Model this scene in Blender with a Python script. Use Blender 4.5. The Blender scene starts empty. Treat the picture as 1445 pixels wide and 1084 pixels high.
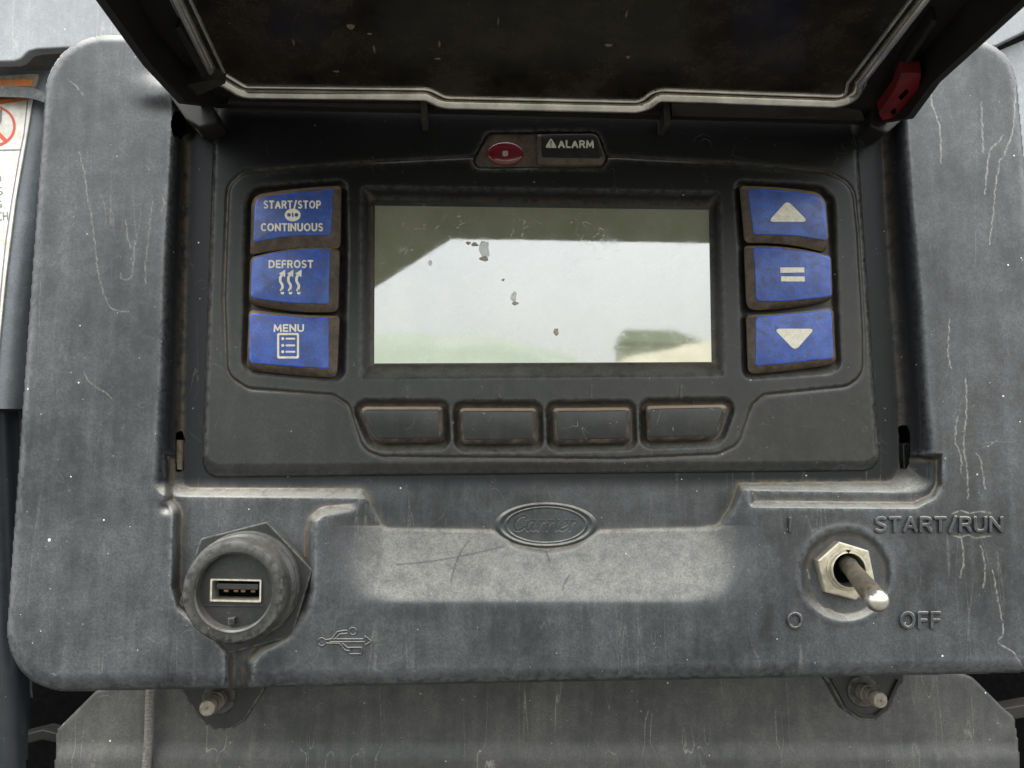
import bpy, math, random
import numpy as np
from mathutils import Vector, Matrix, Euler
from mathutils.geometry import tessellate_polygon

random.seed(4); rng = np.random.RandomState(4)
S = bpy.context.scene
COL = S.collection
Z0 = 1.40                      # height of the control box above the ground (m)
# ------------------------------------------------------------------ camera
F_PX = 1112.0; CX, CY = 722.5, 542.0
PITCH = math.radians(6.3); YAW = math.radians(-3.3); DIST = 0.192
cam_d = bpy.data.cameras.new("camera"); cam = bpy.data.objects.new("camera", cam_d); COL.objects.link(cam)
cam_d.sensor_width = 36.0; cam_d.lens = 36.0 * F_PX / 1445.0
cam_d.clip_start = 0.005; cam_d.clip_end = 2000.0
ROT = Euler((math.pi / 2 + PITCH, 0, YAW), 'XYZ').to_matrix()
axis = ROT @ Vector((0, 0, -1))
cam.location = Vector((0, 0, Z0)) - axis * DIST
cam.rotation_euler = Euler((math.pi / 2 + PITCH, 0, YAW), 'XYZ')
cam_d.dof.use_dof = True; cam_d.dof.focus_distance = 0.196; cam_d.dof.aperture_fstop = 40.0
S.camera = cam
CAM = np.array(cam.location); RM = np.array(ROT)
# ------------------------------------------------------------------ world
SUN_EL, SUN_AZ = math.radians(60), math.radians(-150)   # from behind the camera, a little to the left
w = bpy.data.worlds.new("World"); S.world = w; w.use_nodes = True
nt = w.node_tree; nt.nodes.clear()
wo = nt.nodes.new('ShaderNodeOutputWorld'); bg = nt.nodes.new('ShaderNodeBackground')
sky = nt.nodes.new('ShaderNodeTexSky'); sky.sky_type = 'NISHITA'; sky.sun_disc = False
sky.sun_elevation = SUN_EL; sky.sun_rotation = math.radians(180 + 30); sky.dust_density = 3.0; sky.air_density = 1.0
tc = nt.nodes.new('ShaderNodeTexCoord'); nz = nt.nodes.new('ShaderNodeTexNoise')
nz.inputs['Scale'].default_value = 2.2; nz.inputs['Detail'].default_value = 5
nt.links.new(tc.outputs['Generated'], nz.inputs['Vector'])
rp = nt.nodes.new('ShaderNodeValToRGB')
rp.color_ramp.elements[0].position = 0.3; rp.color_ramp.elements[0].color = (8.2, 8.7, 9.0, 1)
rp.color_ramp.elements[1].position = 0.7; rp.color_ramp.elements[1].color = (11.5, 11.7, 11.5, 1)
nt.links.new(nz.outputs['Fac'], rp.inputs['Fac'])
mx = nt.nodes.new('ShaderNodeMix'); mx.data_type = 'RGBA'; mx.inputs[0].default_value = 0.8
# overcast: cloud layer three times brighter overhead than at the horizon
sx = nt.nodes.new('ShaderNodeSeparateXYZ'); nt.links.new(tc.outputs['Generated'], sx.inputs[0])
zr = nt.nodes.new('ShaderNodeMapRange'); nt.links.new(sx.outputs[2], zr.inputs[0])
zr.inputs[1].default_value = 0.0; zr.inputs[2].default_value = 1.0; zr.inputs[3].default_value = 0.62; zr.inputs[4].default_value = 3.9
vmu = nt.nodes.new('ShaderNodeVectorMath'); vmu.operation = 'SCALE'; nt.links.new(rp.outputs['Color'], vmu.inputs[0]); nt.links.new(zr.outputs[0], vmu.inputs['Scale'])
nt.links.new(sky.outputs['Color'], mx.inputs[6]); nt.links.new(vmu.outputs[0], mx.inputs[7])
nt.links.new(mx.outputs[2], bg.inputs['Color']); bg.inputs['Strength'].default_value = 0.115
nt.links.new(bg.outputs['Background'], wo.inputs['Surface'])
sl = bpy.data.lights.new("sun", 'SUN'); sl.energy = 1.5; sl.angle = math.radians(22); sl.color = (1.0, 0.96, 0.90)
so = bpy.data.objects.new("sun", sl); COL.objects.link(so)
sdir = Vector((-math.sin(math.radians(30)) * math.cos(SUN_EL), -math.cos(math.radians(30)) * math.cos(SUN_EL), math.sin(SUN_EL)))
so.rotation_euler = sdir.to_track_quat('Z', 'Y').to_euler(); so.location = (-0.5, -1.0, 3.0)
S.view_settings.view_transform = 'Standard'; S.view_settings.look = 'None'
S.view_settings.exposure = 0.7; S.view_settings.gamma = 1.0
S.render.engine = 'CYCLES'
S.cycles.max_bounces = 8

# ------------------------------------------------------------------ geometry helpers
def rays(px, py):
    px = np.asarray(px, float); py = np.asarray(py, float)
    d = np.stack([(px - CX) / F_PX, (CY - py) / F_PX, -np.ones_like(px)], -1)
    return d @ RM.T
def at(px, py, d=0.0):
    """point seen at photo pixel (px,py) lying d millimetres in front of the housing face"""
    r = rays(px, py); d = np.asarray(d, float) * 0.001
    t = (-d - CAM[1]) / r[..., 1]
    return CAM + r * t[..., None]
def onplane(px, py, P, n):
    r = rays(px, py); t = np.dot(np.asarray(P) - CAM, n) / (r @ np.asarray(n))
    return CAM + r * t[..., None]
WORLD = {}
def thing(name, loc, label, cat, group=None):
    o = bpy.data.objects.new(name, None); COL.objects.link(o); o.location = loc
    o.empty_display_size = 0.01
    o['label'] = label; o['category'] = cat
    if group: o['group'] = group
    WORLD[o.name] = np.array(loc, float); return o
def mesh_obj(name, V, Fc, mat, parent=None, smooth=35, origin=None, attr=None, label=None):
    V = np.asarray(V, float)
    o0 = np.array(origin, float) if origin is not None else (V.min(0) + V.max(0)) / 2
    me = bpy.data.meshes.new(name)
    if isinstance(Fc, np.ndarray):
        n = len(Fc); k = Fc.shape[1]
        me.vertices.add(len(V)); me.vertices.foreach_set('co', (V - o0).astype(np.float32).ravel())
        me.loops.add(n * k); me.loops.foreach_set('vertex_index', Fc.astype(np.int32).ravel())
        me.polygons.add(n); me.polygons.foreach_set('loop_start', np.arange(0, n * k, k, dtype=np.int32))
        me.update(calc_edges=True)
    else:
        me.from_pydata([tuple(v) for v in (V - o0)], [], Fc); me.update()
    if smooth is None: pass
    elif smooth >= 180: me.shade_smooth()
    else:
        me.shade_smooth(); me.set_sharp_from_angle(angle=math.radians(smooth))
    if attr is not None:
        for k_, a_ in attr.items():
            at_ = me.attributes.new(k_, 'FLOAT', 'POINT'); at_.data.foreach_set('value', np.asarray(a_, np.float32))
    me.materials.append(mat)
    o = bpy.data.objects.new(name, me); COL.objects.link(o)
    p = o0
    if parent is not None:
        o.parent = parent; p = o0 - WORLD[parent.name]
    o.location = p; WORLD[o.name] = o0
    if label: o['label'] = label
    return o
def tag(o, label, cat, group=None):
    o['label'] = label; o['category'] = cat
    if group: o['group'] = group
    return o

def fillet(pts, rad, n=6):
    """polygon with rounded corners; rad: number or list"""
    P = [np.array(p, float) for p in pts]; N = len(P)
    if not isinstance(rad, (list, tuple)): rad = [rad] * N
    out = []
    for i in range(N):
        a, b, c = P[i - 1], P[i], P[(i + 1) % N]; r = rad[i]
        u = a - b; v = c - b; lu = np.linalg.norm(u); lv = np.linalg.norm(v); u /= lu; v /= lv
        if r <= 0: out += [tuple(b)] * (n + 1); continue
        ang = math.acos(max(-1, min(1, float(u @ v)))); 
        t = min(r / math.tan(ang / 2), lu * .49, lv * .49)
        p0 = b + u * t; p1 = b + v * t
        for k in range(n + 1):
            s = k / n
            out.append(tuple((1 - s) ** 2 * p0 + 2 * s * (1 - s) * (b * .72 + (p0 + p1) / 2 * .28) + s ** 2 * p1))
    return out
def curved(corners, bulge, rad, n=5, k=8):
    """corners joined by edges that bow by bulge[i] px, then rounded corners"""
    P = [np.array(p, float) for p in corners]; N = len(P); out = []
    fp = fillet(corners, rad, n); per = n + 1
    for i in range(N):
        c = fp[i * per:(i + 1) * per]; out += c
        a = np.array(c[-1]); b = np.array(fp[((i + 1) % N) * per]); d = b - a; nn = np.array([d[1], -d[0]]); nn /= (np.linalg.norm(nn) + 1e-9)
        for j in range(1, k):
            s = j / k; out.append(tuple(a + d * s + nn * bulge[i] * 4 * s * (1 - s)))
    return out
def inset(pts, e):
    P = np.array(pts, float); N = len(P)
    area = 0.5 * np.sum(P[:, 0] * np.roll(P[:, 1], -1) - np.roll(P[:, 0], -1) * P[:, 1]); sg = 1 if area > 0 else -1
    d = np.roll(P, -1, 0) - P
    for i in range(N):
        if np.linalg.norm(d[i]) < 1e-6:
            for j in range(1, N):
                q = P[(i + j) % N] - P[i]
                if np.linalg.norm(q) > 1e-6: d[i] = q; break
    d /= np.linalg.norm(d, axis=1)[:, None]
    nrm = np.stack([-d[:, 1], d[:, 0]], 1) * sg
    # previous direction for every point (skip duplicates)
    pd = np.roll(nrm, 1, 0)
    for i in range(N):
        if np.linalg.norm(P[i] - P[i - 1]) < 1e-6:
            pd[i] = pd[i - 1]; 
    m = nrm + pd; l = np.sum(m * m, 1); m = m / np.maximum(l, 0.6)[:, None] * 2
    return [tuple(p) for p in (P + m * e)]
def rings_mesh(rings, cap0=False, cap1=True, closed=True):
    n = len(rings[0]); V = np.concatenate([np.asarray(r) for r in rings]); Fc = []
    for i in range(len(rings) - 1):
        for j in range(n if closed else n - 1):
            k = (j + 1) % n
            Fc.append((i * n + j, i * n + k, (i + 1) * n + k, (i + 1) * n + j))
    if cap1: Fc.append(tuple((len(rings) - 1) * n + j for j in range(n)))
    if cap0: Fc.append(tuple(reversed(range(n))))
    return V, Fc
def fixn(o):
    import bmesh
    bm = bmesh.new(); bm.from_mesh(o.data); bmesh.ops.remove_doubles(bm, verts=bm.verts, dist=1e-7)
    bmesh.ops.recalc_face_normals(bm, faces=bm.faces); bm.to_mesh(o.data); bm.free(); return o
def loft(name, specs, mat, parent=None, cap0=True, smooth=35, **kw):
    """specs: list of (pixel polygon, d); every ring traced at its own depth"""
    rings = []
    for pts, d in specs:
        a = np.array(pts); rings.append(at(a[:, 0], a[:, 1], d))
    V, Fc = rings_mesh(rings, cap0=cap0); nr = len(rings); kw['attr'] = {'worn': np.repeat([0.0] + [1.0] * max(nr - 2, 0) + [0.0], len(specs[0][0])) if nr > 2 else np.zeros(len(V)), 'dirt': np.zeros(len(V))}
    return fixn(mesh_obj(name, V, Fc, mat, parent, smooth, **kw))
def prism(name, pts, d1, d0, mat, parent=None, bev=0.0, smooth=35, hole=None, **kw):
    """plate: traced at depth d1, straight back to d0, front edge eased by bev px"""
    a = np.array(pts); A = at(a[:, 0], a[:, 1], d1); B = A.copy(); B[:, 1] = -d0 * .001
    if bev > 0:
        A0 = A.copy(); A0[:, 1] = -(d1 - bev * .17) * .001
        rings = [B, A0]; wr_ = [0, .6, 1, 1, 0]
        for e, q in ((0.3, 0.3), (1.0, 0.0), (1.0 + 1.3 / bev, 0.0)):
            b = np.array(inset(pts, bev * e)); R_ = at(b[:, 0], b[:, 1], d1 - bev * .17 * q)
            rings.append(R_)
    else: rings = [B, A]; wr_ = [0, 0]
    if hole:                                # round bore through the plate: (centre x, centre z, radius mm)
        hx, hz, hr = hole; an = np.arctan2(A[:, 2] - hz, A[:, 0] - hx); C1 = np.stack([hx + hr * .001 * np.cos(an), np.full(len(a), -d1 * .001), hz + hr * .001 * np.sin(an)], 1)
        C0 = C1.copy(); C0[:, 1] = -d0 * .001; rings += [C1, C0]; wr_ += [0, 0]
    V, Fc = rings_mesh(rings, cap0=not hole, cap1=not hole); kw['attr'] = {'worn': np.repeat(wr_, len(a)).astype(float), 'dirt': np.zeros(len(V))}
    return fixn(mesh_obj(name, V, Fc, mat, parent, smooth, **kw))
def lathe(name, cx, cz, prof, mat, parent=None, n=72, cap0=False, cap1=False, smooth=35, wob=0, **kw):
    rings = []
    th = np.linspace(0, 2 * math.pi, n, endpoint=False)
    for r, d in prof:
        rr = r * .001
        rings.append(np.stack([cx + rr * np.cos(th), np.full(n, -d * .001), cz + rr * np.sin(th)], 1))
    pr = np.array(prof); sg = np.linalg.norm(np.diff(pr, axis=0), axis=1); wv_ = np.zeros(len(pr))
    for i in range(1, len(pr) - 1):
        if sg[i - 1] < 1.0 or sg[i] < 1.0: wv_[i] = .8 if (pr[i, 0] + pr[i, 1]) > (pr[i - 1] + pr[i + 1]).sum() / 2 else 0
    V, Fc = rings_mesh(rings, cap0=cap0, cap1=cap1); kw['attr'] = {'worn': np.repeat(wv_, n), 'dirt': np.repeat(1 - np.clip(wv_ * 2, 0, 1), n) * .08}
    return fixn(mesh_obj(name, V, Fc, mat, parent, smooth, **kw))
def sweep(name, path, radii, mat, parent=None, n=20, cap=True, smooth=50, mod=None, **kw):
    P = np.array(path, float); N = len(P); T = np.gradient(P, axis=0); T /= np.linalg.norm(T, axis=1)[:, None]
    up = np.array([0, 0, 1.0]) if abs(T[0][2]) < .9 else np.array([0, 1.0, 0]); rings = []
    u = np.cross(up, T[0]); u /= np.linalg.norm(u)
    for i in range(N):
        u = u - T[i] * (u @ T[i]); u /= np.linalg.norm(u); v = np.cross(T[i], u)
        th = np.linspace(0, 2 * math.pi, n, endpoint=False); r = radii[i] if hasattr(radii, '__len__') else radii
        m = 1.0 if mod is None else mod(i, th)
        rings.append(P[i] + (r * m * np.cos(th))[:, None] * u + (r * m * np.sin(th))[:, None] * v)
    V, Fc = rings_mesh(rings, cap0=cap, cap1=cap)
    return fixn(mesh_obj(name, V, Fc, mat, parent, smooth, **kw))

# signed distance to polygon, negative inside
def sdf(poly, X, Y):
    P = np.array(poly, float); sh = X.shape; x = X.ravel(); y = Y.ravel()
    d = np.full(x.shape, 1e18); s = np.ones(x.shape)
    N = len(P); j = N - 1
    for i in range(N):
        ex, ey = P[j] - P[i]; l = ex * ex + ey * ey
        if l > 1e-12:
            wx = x - P[i, 0]; wy = y - P[i, 1]
            t = np.clip((wx * ex + wy * ey) / l, 0, 1)
            bx = wx - ex * t; by = wy - ey * t
            d = np.minimum(d, bx * bx + by * by)
            c1 = y >= P[i, 1]; c2 = y < P[j, 1]; c3 = ex * wy > ey * wx
            f = (c1 & c2 & c3) | (~c1 & ~c2 & ~c3)
            s = np.where(f, -s, s)
        j = i
    return (s * np.sqrt(d)).reshape(sh)
def dseg(pts, X, Y):
    d = np.full(X.shape, 1e9)
    for (ax, ay), (bx, by) in zip(pts[:-1], pts[1:]):
        ex, ey = bx - ax, by - ay; l = ex * ex + ey * ey + 1e-12
        t = np.clip(((X - ax) * ex + (Y - ay) * ey) / l, 0, 1)
        d = np.minimum(d, np.hypot(X - ax - ex * t, Y - ay - ey * t))
    return d
def sm(a, b, x):
    t = np.clip((x - a) / (b - a), 0, 1); return t * t * (3 - 2 * t)
def lerp(a, b, t): return a + (b - a) * t
def between(outer, inner, X, Y):
    a = np.maximum(-sdf(outer, X, Y), 0); b = np.maximum(sdf(inner, X, Y), 0)
    t = a / (a + b + 1e-6)
    # mostly straight wall with eased ends
    return 0.35 * t + 0.65 * (t * t * (3 - 2 * t))
def blur(H, r):
    out = H.copy()
    for ax in (0, 1):
        c = np.cumsum(np.pad(out, [(r + 1, r) if k == ax else (0, 0) for k in (0, 1)], mode='edge'), axis=ax)
        out = (np.take(c, range(2 * r + 1, c.shape[ax]), ax) - np.take(c, range(0, c.shape[ax] - 2 * r - 1), ax)) / (2 * r + 1)
    return out
def hfield(name, x0, x1, y0, y1, step, func, mat, parent=None, dirt_r=5, dirt_k=1.0, dustless_shade=None, extra=None, **kw):
    nx = int(round((x1 - x0) / step)) + 1; ny = int(round((y1 - y0) / step)) + 1
    X, Y = np.meshgrid(np.linspace(x0, x1, nx), np.linspace(y0, y1, ny))
    res = func(X, Y); dm, dt, keep = res[:3]; X2, Y2 = X, Y
    if len(res) > 3:                       # side walls stand exactly on the outline
        sd = res[3]; gy, gx = np.gradient(sd, (y1 - y0) / (ny - 1), (x1 - x0) / (nx - 1)); gl = np.hypot(gx, gy) + 1e-6
        o_ = np.maximum(sd, 0); X2 = X - o_ * gx / gl; Y2 = Y - o_ * gy / gl
    P = at(X2, Y2, dm); P[..., 1] = -dt * .001
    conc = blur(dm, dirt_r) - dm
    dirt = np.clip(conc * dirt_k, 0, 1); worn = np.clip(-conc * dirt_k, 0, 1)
    idx = np.arange(nx * ny).reshape(ny, nx)
    kq = keep[:-1, :-1] & keep[1:, :-1] & keep[:-1, 1:] & keep[1:, 1:]
    Fc = np.stack([idx[:-1, :-1], idx[1:, :-1], idx[1:, 1:], idx[:-1, 1:]], -1)[kq]
    cl = dustless_shade(X, Y) if dustless_shade else np.zeros_like(X)
    used = np.zeros(nx * ny, bool); used[Fc.ravel()] = True
    remap = np.cumsum(used) - 1
    V = P.reshape(-1, 3)[used]; Fc = remap[Fc]
    return mesh_obj(name, V, Fc, mat, parent, 180, attr={'dirt': dirt.ravel()[used], 'worn': worn.ravel()[used], 'dustless_shade': cl.ravel()[used], **({k: f(X, Y).ravel()[used] for k, f in extra.items()} if extra else {})}, **kw)

_txt = {}
def text_geo(s, offset=0.0, extrude=0.0, bevel=0.0, shear=0.0, res=3, spacing=1.0):
    cu = bpy.data.curves.new('t', 'FONT'); cu.body = s; cu.size = 1; cu.offset = offset; cu.extrude = extrude
    cu.bevel_depth = bevel; cu.bevel_resolution = 1; cu.shear = shear; cu.resolution_u = res; cu.space_character = spacing
    o = bpy.data.objects.new('t', cu); COL.objects.link(o)
    dg = bpy.context.evaluated_depsgraph_get(); me = bpy.data.meshes.new_from_object(o.evaluated_get(dg))
    V = np.empty(len(me.vertices) * 3, np.float32); me.vertices.foreach_get('co', V); V = V.reshape(-1, 3).astype(float)
    Fc = [tuple(p.vertices) for p in me.polygons]
    bpy.data.objects.remove(o); bpy.data.curves.remove(cu); bpy.data.meshes.remove(me)
    return V, Fc
def text_px(name, s, x0, y0, x1, y1, d, mat, parent, rot=0.0, smooth=None, zmm=0.0, mapper=None, **kw):
    """lettering fitted to the pixel box, lying at depth d (mm); local z -> zmm per unit"""
    V, Fc = text_geo(s, **kw)
    mn = V[:, :2].min(0); mxx = V[:, :2].max(0)
    u = (V[:, 0] - mn[0]) / (mxx[0] - mn[0]); v = (V[:, 1] - mn[1]) / (mxx[1] - mn[1])
    X = x0 + u * (x1 - x0); Y = y1 - v * (y1 - y0)
    cx, cy = (x0 + x1) / 2, (y0 + y1) / 2; c, s_ = math.cos(rot), math.sin(rot)
    X, Y = cx + (X - cx) * c - (Y - cy) * s_, cy + (X - cx) * s_ + (Y - cy) * c
    P = mapper(X, Y, V[:, 2]) if mapper else at(X, Y, d)
    if not mapper: P[:, 1] -= V[:, 2] * zmm * .001
    return mesh_obj(name, P, Fc, mat, parent, smooth)
def flat(name, polys, d, mat, parent, thick=0.12, **kw):
    """several small printed / moulded polygons in one mesh"""
    V = []; Fc = []; b = 0
    for pts in polys:
        a = np.array(pts); A = at(a[:, 0], a[:, 1], d); B = A.copy(); B[:, 1] += thick * .001
        n = len(a); V += list(B) + list(A)
        for j in range(n):
            k = (j + 1) % n; Fc.append((b + j, b + k, b + n + k, b + n + j))
        Fc.append(tuple(b + n + j for j in range(n))); b += 2 * n
    return fixn(mesh_obj(name, V, Fc, mat, parent, None, **kw))
def circ(cx, cy, rx, ry=None, n=28, a0=0, a1=2 * math.pi):
    ry = ry or rx
    return [(cx + rx * math.cos(a0 + (a1 - a0) * i / n), cy + ry * math.sin(a0 + (a1 - a0) * i / n)) for i in range(n)]
def stroke(pts, w_):
    """ribbon outline polygon of a polyline"""
    P = np.array(pts, float); T = np.gradient(P, axis=0); T /= np.linalg.norm(T, axis=1)[:, None]; N_ = np.stack([-T[:, 1], T[:, 0]], 1)
    ww = np.array(w_ if hasattr(w_, '__len__') else [w_] * len(P))[:, None] / 2
    return [tuple(p) for p in (P + N_ * ww)] + [tuple(p) for p in (P - N_ * ww)[::-1]]

GL = {'A': (.80, [[(0, 0), (.5, 1), (1, 0)], [(.19, .32), (.81, .32)]]), 'T': (.68, [[(0, 1), (1, 1)], [(.5, 1), (.5, 0)]]),
 'S': (.60, ['s', [(.95, .93), (.7, 1), (.35, 1), (.06, .88), (.04, .68), (.28, .56), (.7, .45), (.97, .33), (.95, .12), (.65, 0), (.3, 0), (.02, .08)]]),
 'R': (.68, [[(0, 0), (0, 1), (.5, 1), (.82, .96), (.95, .84), (.95, .66), (.82, .52), (.5, .47), (0, .47)], [(.5, .47), (.7, .36), (1, 0)]]),
 'P': (.64, [[(0, 0), (0, 1), (.5, 1), (.82, .96), (.98, .82), (.98, .62), (.82, .47), (.5, .42), (0, .42)]]),
 '/': (.40, [[(0, -.06), (1, 1.06)]]), 'O': (.88, ['o']), 'I': (.0, [[(.5, 0), (.5, 1)]]),
 'C': (.70, ['s', [(1, .92), (.72, 1), (.45, .99), (.15, .85), (0, .5), (.15, .15), (.45, .01), (.72, 0), (1, .08)]]),
 'N': (.78, [[(0, 0), (0, 1), (1, 0), (1, 1)]]), 'U': (.74, [[(0, 1), (0, .35), (.06, .15), (.22, .03), (.5, 0), (.78, .03), (.94, .15), (1, .35), (1, 1)]]),
 'D': (.78, [[(0, 0), (0, 1), (.42, 1), (.75, .92), (.95, .72), (1, .5), (.95, .28), (.75, .08), (.42, 0), (0, 0)]]),
 'E': (.56, [[(1, 1), (0, 1), (0, 0), (1, 0)], [(0, .51), (.9, .51)]]), 'F': (.54, [[(1, 1), (0, 1), (0, 0)], [(0, .50), (.9, .50)]]),
 'M': (.96, [[(0, 0), (.07, 1), (.5, .16), (.93, 1), (1, 0)]]), 'L': (.52, [[(0, 1), (0, 0), (1, 0)]]), 'H': (.76, [[(0, 0), (0, 1)], [(1, 0), (1, 1)], [(0, .5), (1, .5)]]), ' ': (.3, [])}
def smoothline(P, k=4):
    Q = []
    for i in range(len(P) - 1):
        p0 = P[max(i - 1, 0)]; p1 = P[i]; p2 = P[i + 1]; p3 = P[min(i + 2, len(P) - 1)]
        for j in range(k):
            t = j / k; Q.append(tuple(.5 * (2 * b + (c - a) * t + (2 * a - 5 * b + 4 * c - d_) * t * t + (3 * b - a - 3 * c + d_) * t ** 3) for a, b, c, d_ in zip(p0, p1, p2, p3)))
    return Q + [P[-1]]
def text_strokes(txt, x0, y0, x1, y1, sw, gap=.14, rot=0.0):
    """centre lines (photo pixels) of sans capitals filling the box; sw stroke width in px"""
    h = y1 - y0; hw = sw / h; tot = sum(GL[c][0] + hw for c in txt) + gap * (len(txt) - 1) - hw * 0
    k = (x1 - x0) / (tot * h); x = x0; out = []; cx, cy = (x0 + x1) / 2, (y0 + y1) / 2
    for c in txt:
        w_, st = GL[c]; st = list(st); ww = (w_ + hw) * h * k; sm_ = False
        lines = []
        if st and st[0] == 'o': lines = [[(.5 + .5 * math.cos(a), .5 + .5 * math.sin(a)) for a in np.linspace(0, 2 * math.pi, 29)]]
        else:
            if st and st[0] == 's': sm_ = True; st = st[1:]
            lines = [smoothline(l) if sm_ else l for l in st]
        for l in lines:
            q = [(x + sw / 2 + u * (ww - sw), y1 - sw / 2 - v * (h - sw)) for u, v in l]
            out.append([(cx + (a - cx) * math.cos(rot) - (b - cy) * math.sin(rot), cy + (a - cx) * math.sin(rot) + (b - cy) * math.cos(rot)) for a, b in q])
        x += ww + gap * h * k
    return out
def print_text(txt, x0, y0, x1, y1, d, mat, parent, sw, name='legend', rot=0.0, gap=.14):
    V = []; Fc = []; b = 0; n_ = 0
    for l in text_strokes(txt, x0, y0, x1, y1, sw, gap, rot):
        for i in range(len(l) - 1):
            p = np.array(l[i]); q = np.array(l[i + 1]); t = (q - p) / (np.linalg.norm(q - p) + 1e-9); m_ = np.array([-t[1], t[0]]) * sw / 2
            if i == 0: p = p - t * sw * .5 * (1 if len(l) < 12 else .0)
            if i == len(l) - 2: q = q + t * sw * .5 * (1 if len(l) < 12 else .0)
            pts = [p + m_, q + m_, q - m_, p - m_]; n_ += 1
            V += [at(a[0], a[1], d + (n_ % 5) * .004) for a in pts]; Fc.append((b, b + 1, b + 2, b + 3)); b += 4
            if i > 0 and len(l) > 3:
                cpts = [np.array(l[i]) + sw / 2 * np.array([math.cos(a), math.sin(a)]) for a in np.linspace(0, 2 * math.pi, 9)[:-1]]
                V += [at(a[0], a[1], d - .003) for a in cpts]; Fc.append(tuple(range(b, b + 8))); b += 8
    return mesh_obj(name, V, Fc, mat, parent, None)
def raised_text(txt, x0, y0, x1, y1, sw, mat, parent, h=.8, gap=.14, name='raised_lettering', lines=None):
    ls = lines if lines is not None else text_strokes(txt, x0, y0, x1, y1, sw, gap)
    def Hf(X, Y):
        dd = np.full_like(X, 1e9)
        for l in ls: dd = np.minimum(dd, dseg(l, X, Y))
        H = -.25 + (h + .25) * sm(sw / 2 + 1.0, sw / 2 - .5, dd)
        H += .10 * np.sin(X / 170 + 1) * np.cos(Y / 130)
        return H, H, dd < sw / 2 + 1.3
    return hfield(name, x0 - 4, x1 + 4, y0 - 4, y1 + 4, .5, Hf, mat, parent, dirt_r=3, dirt_k=1.5)

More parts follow.
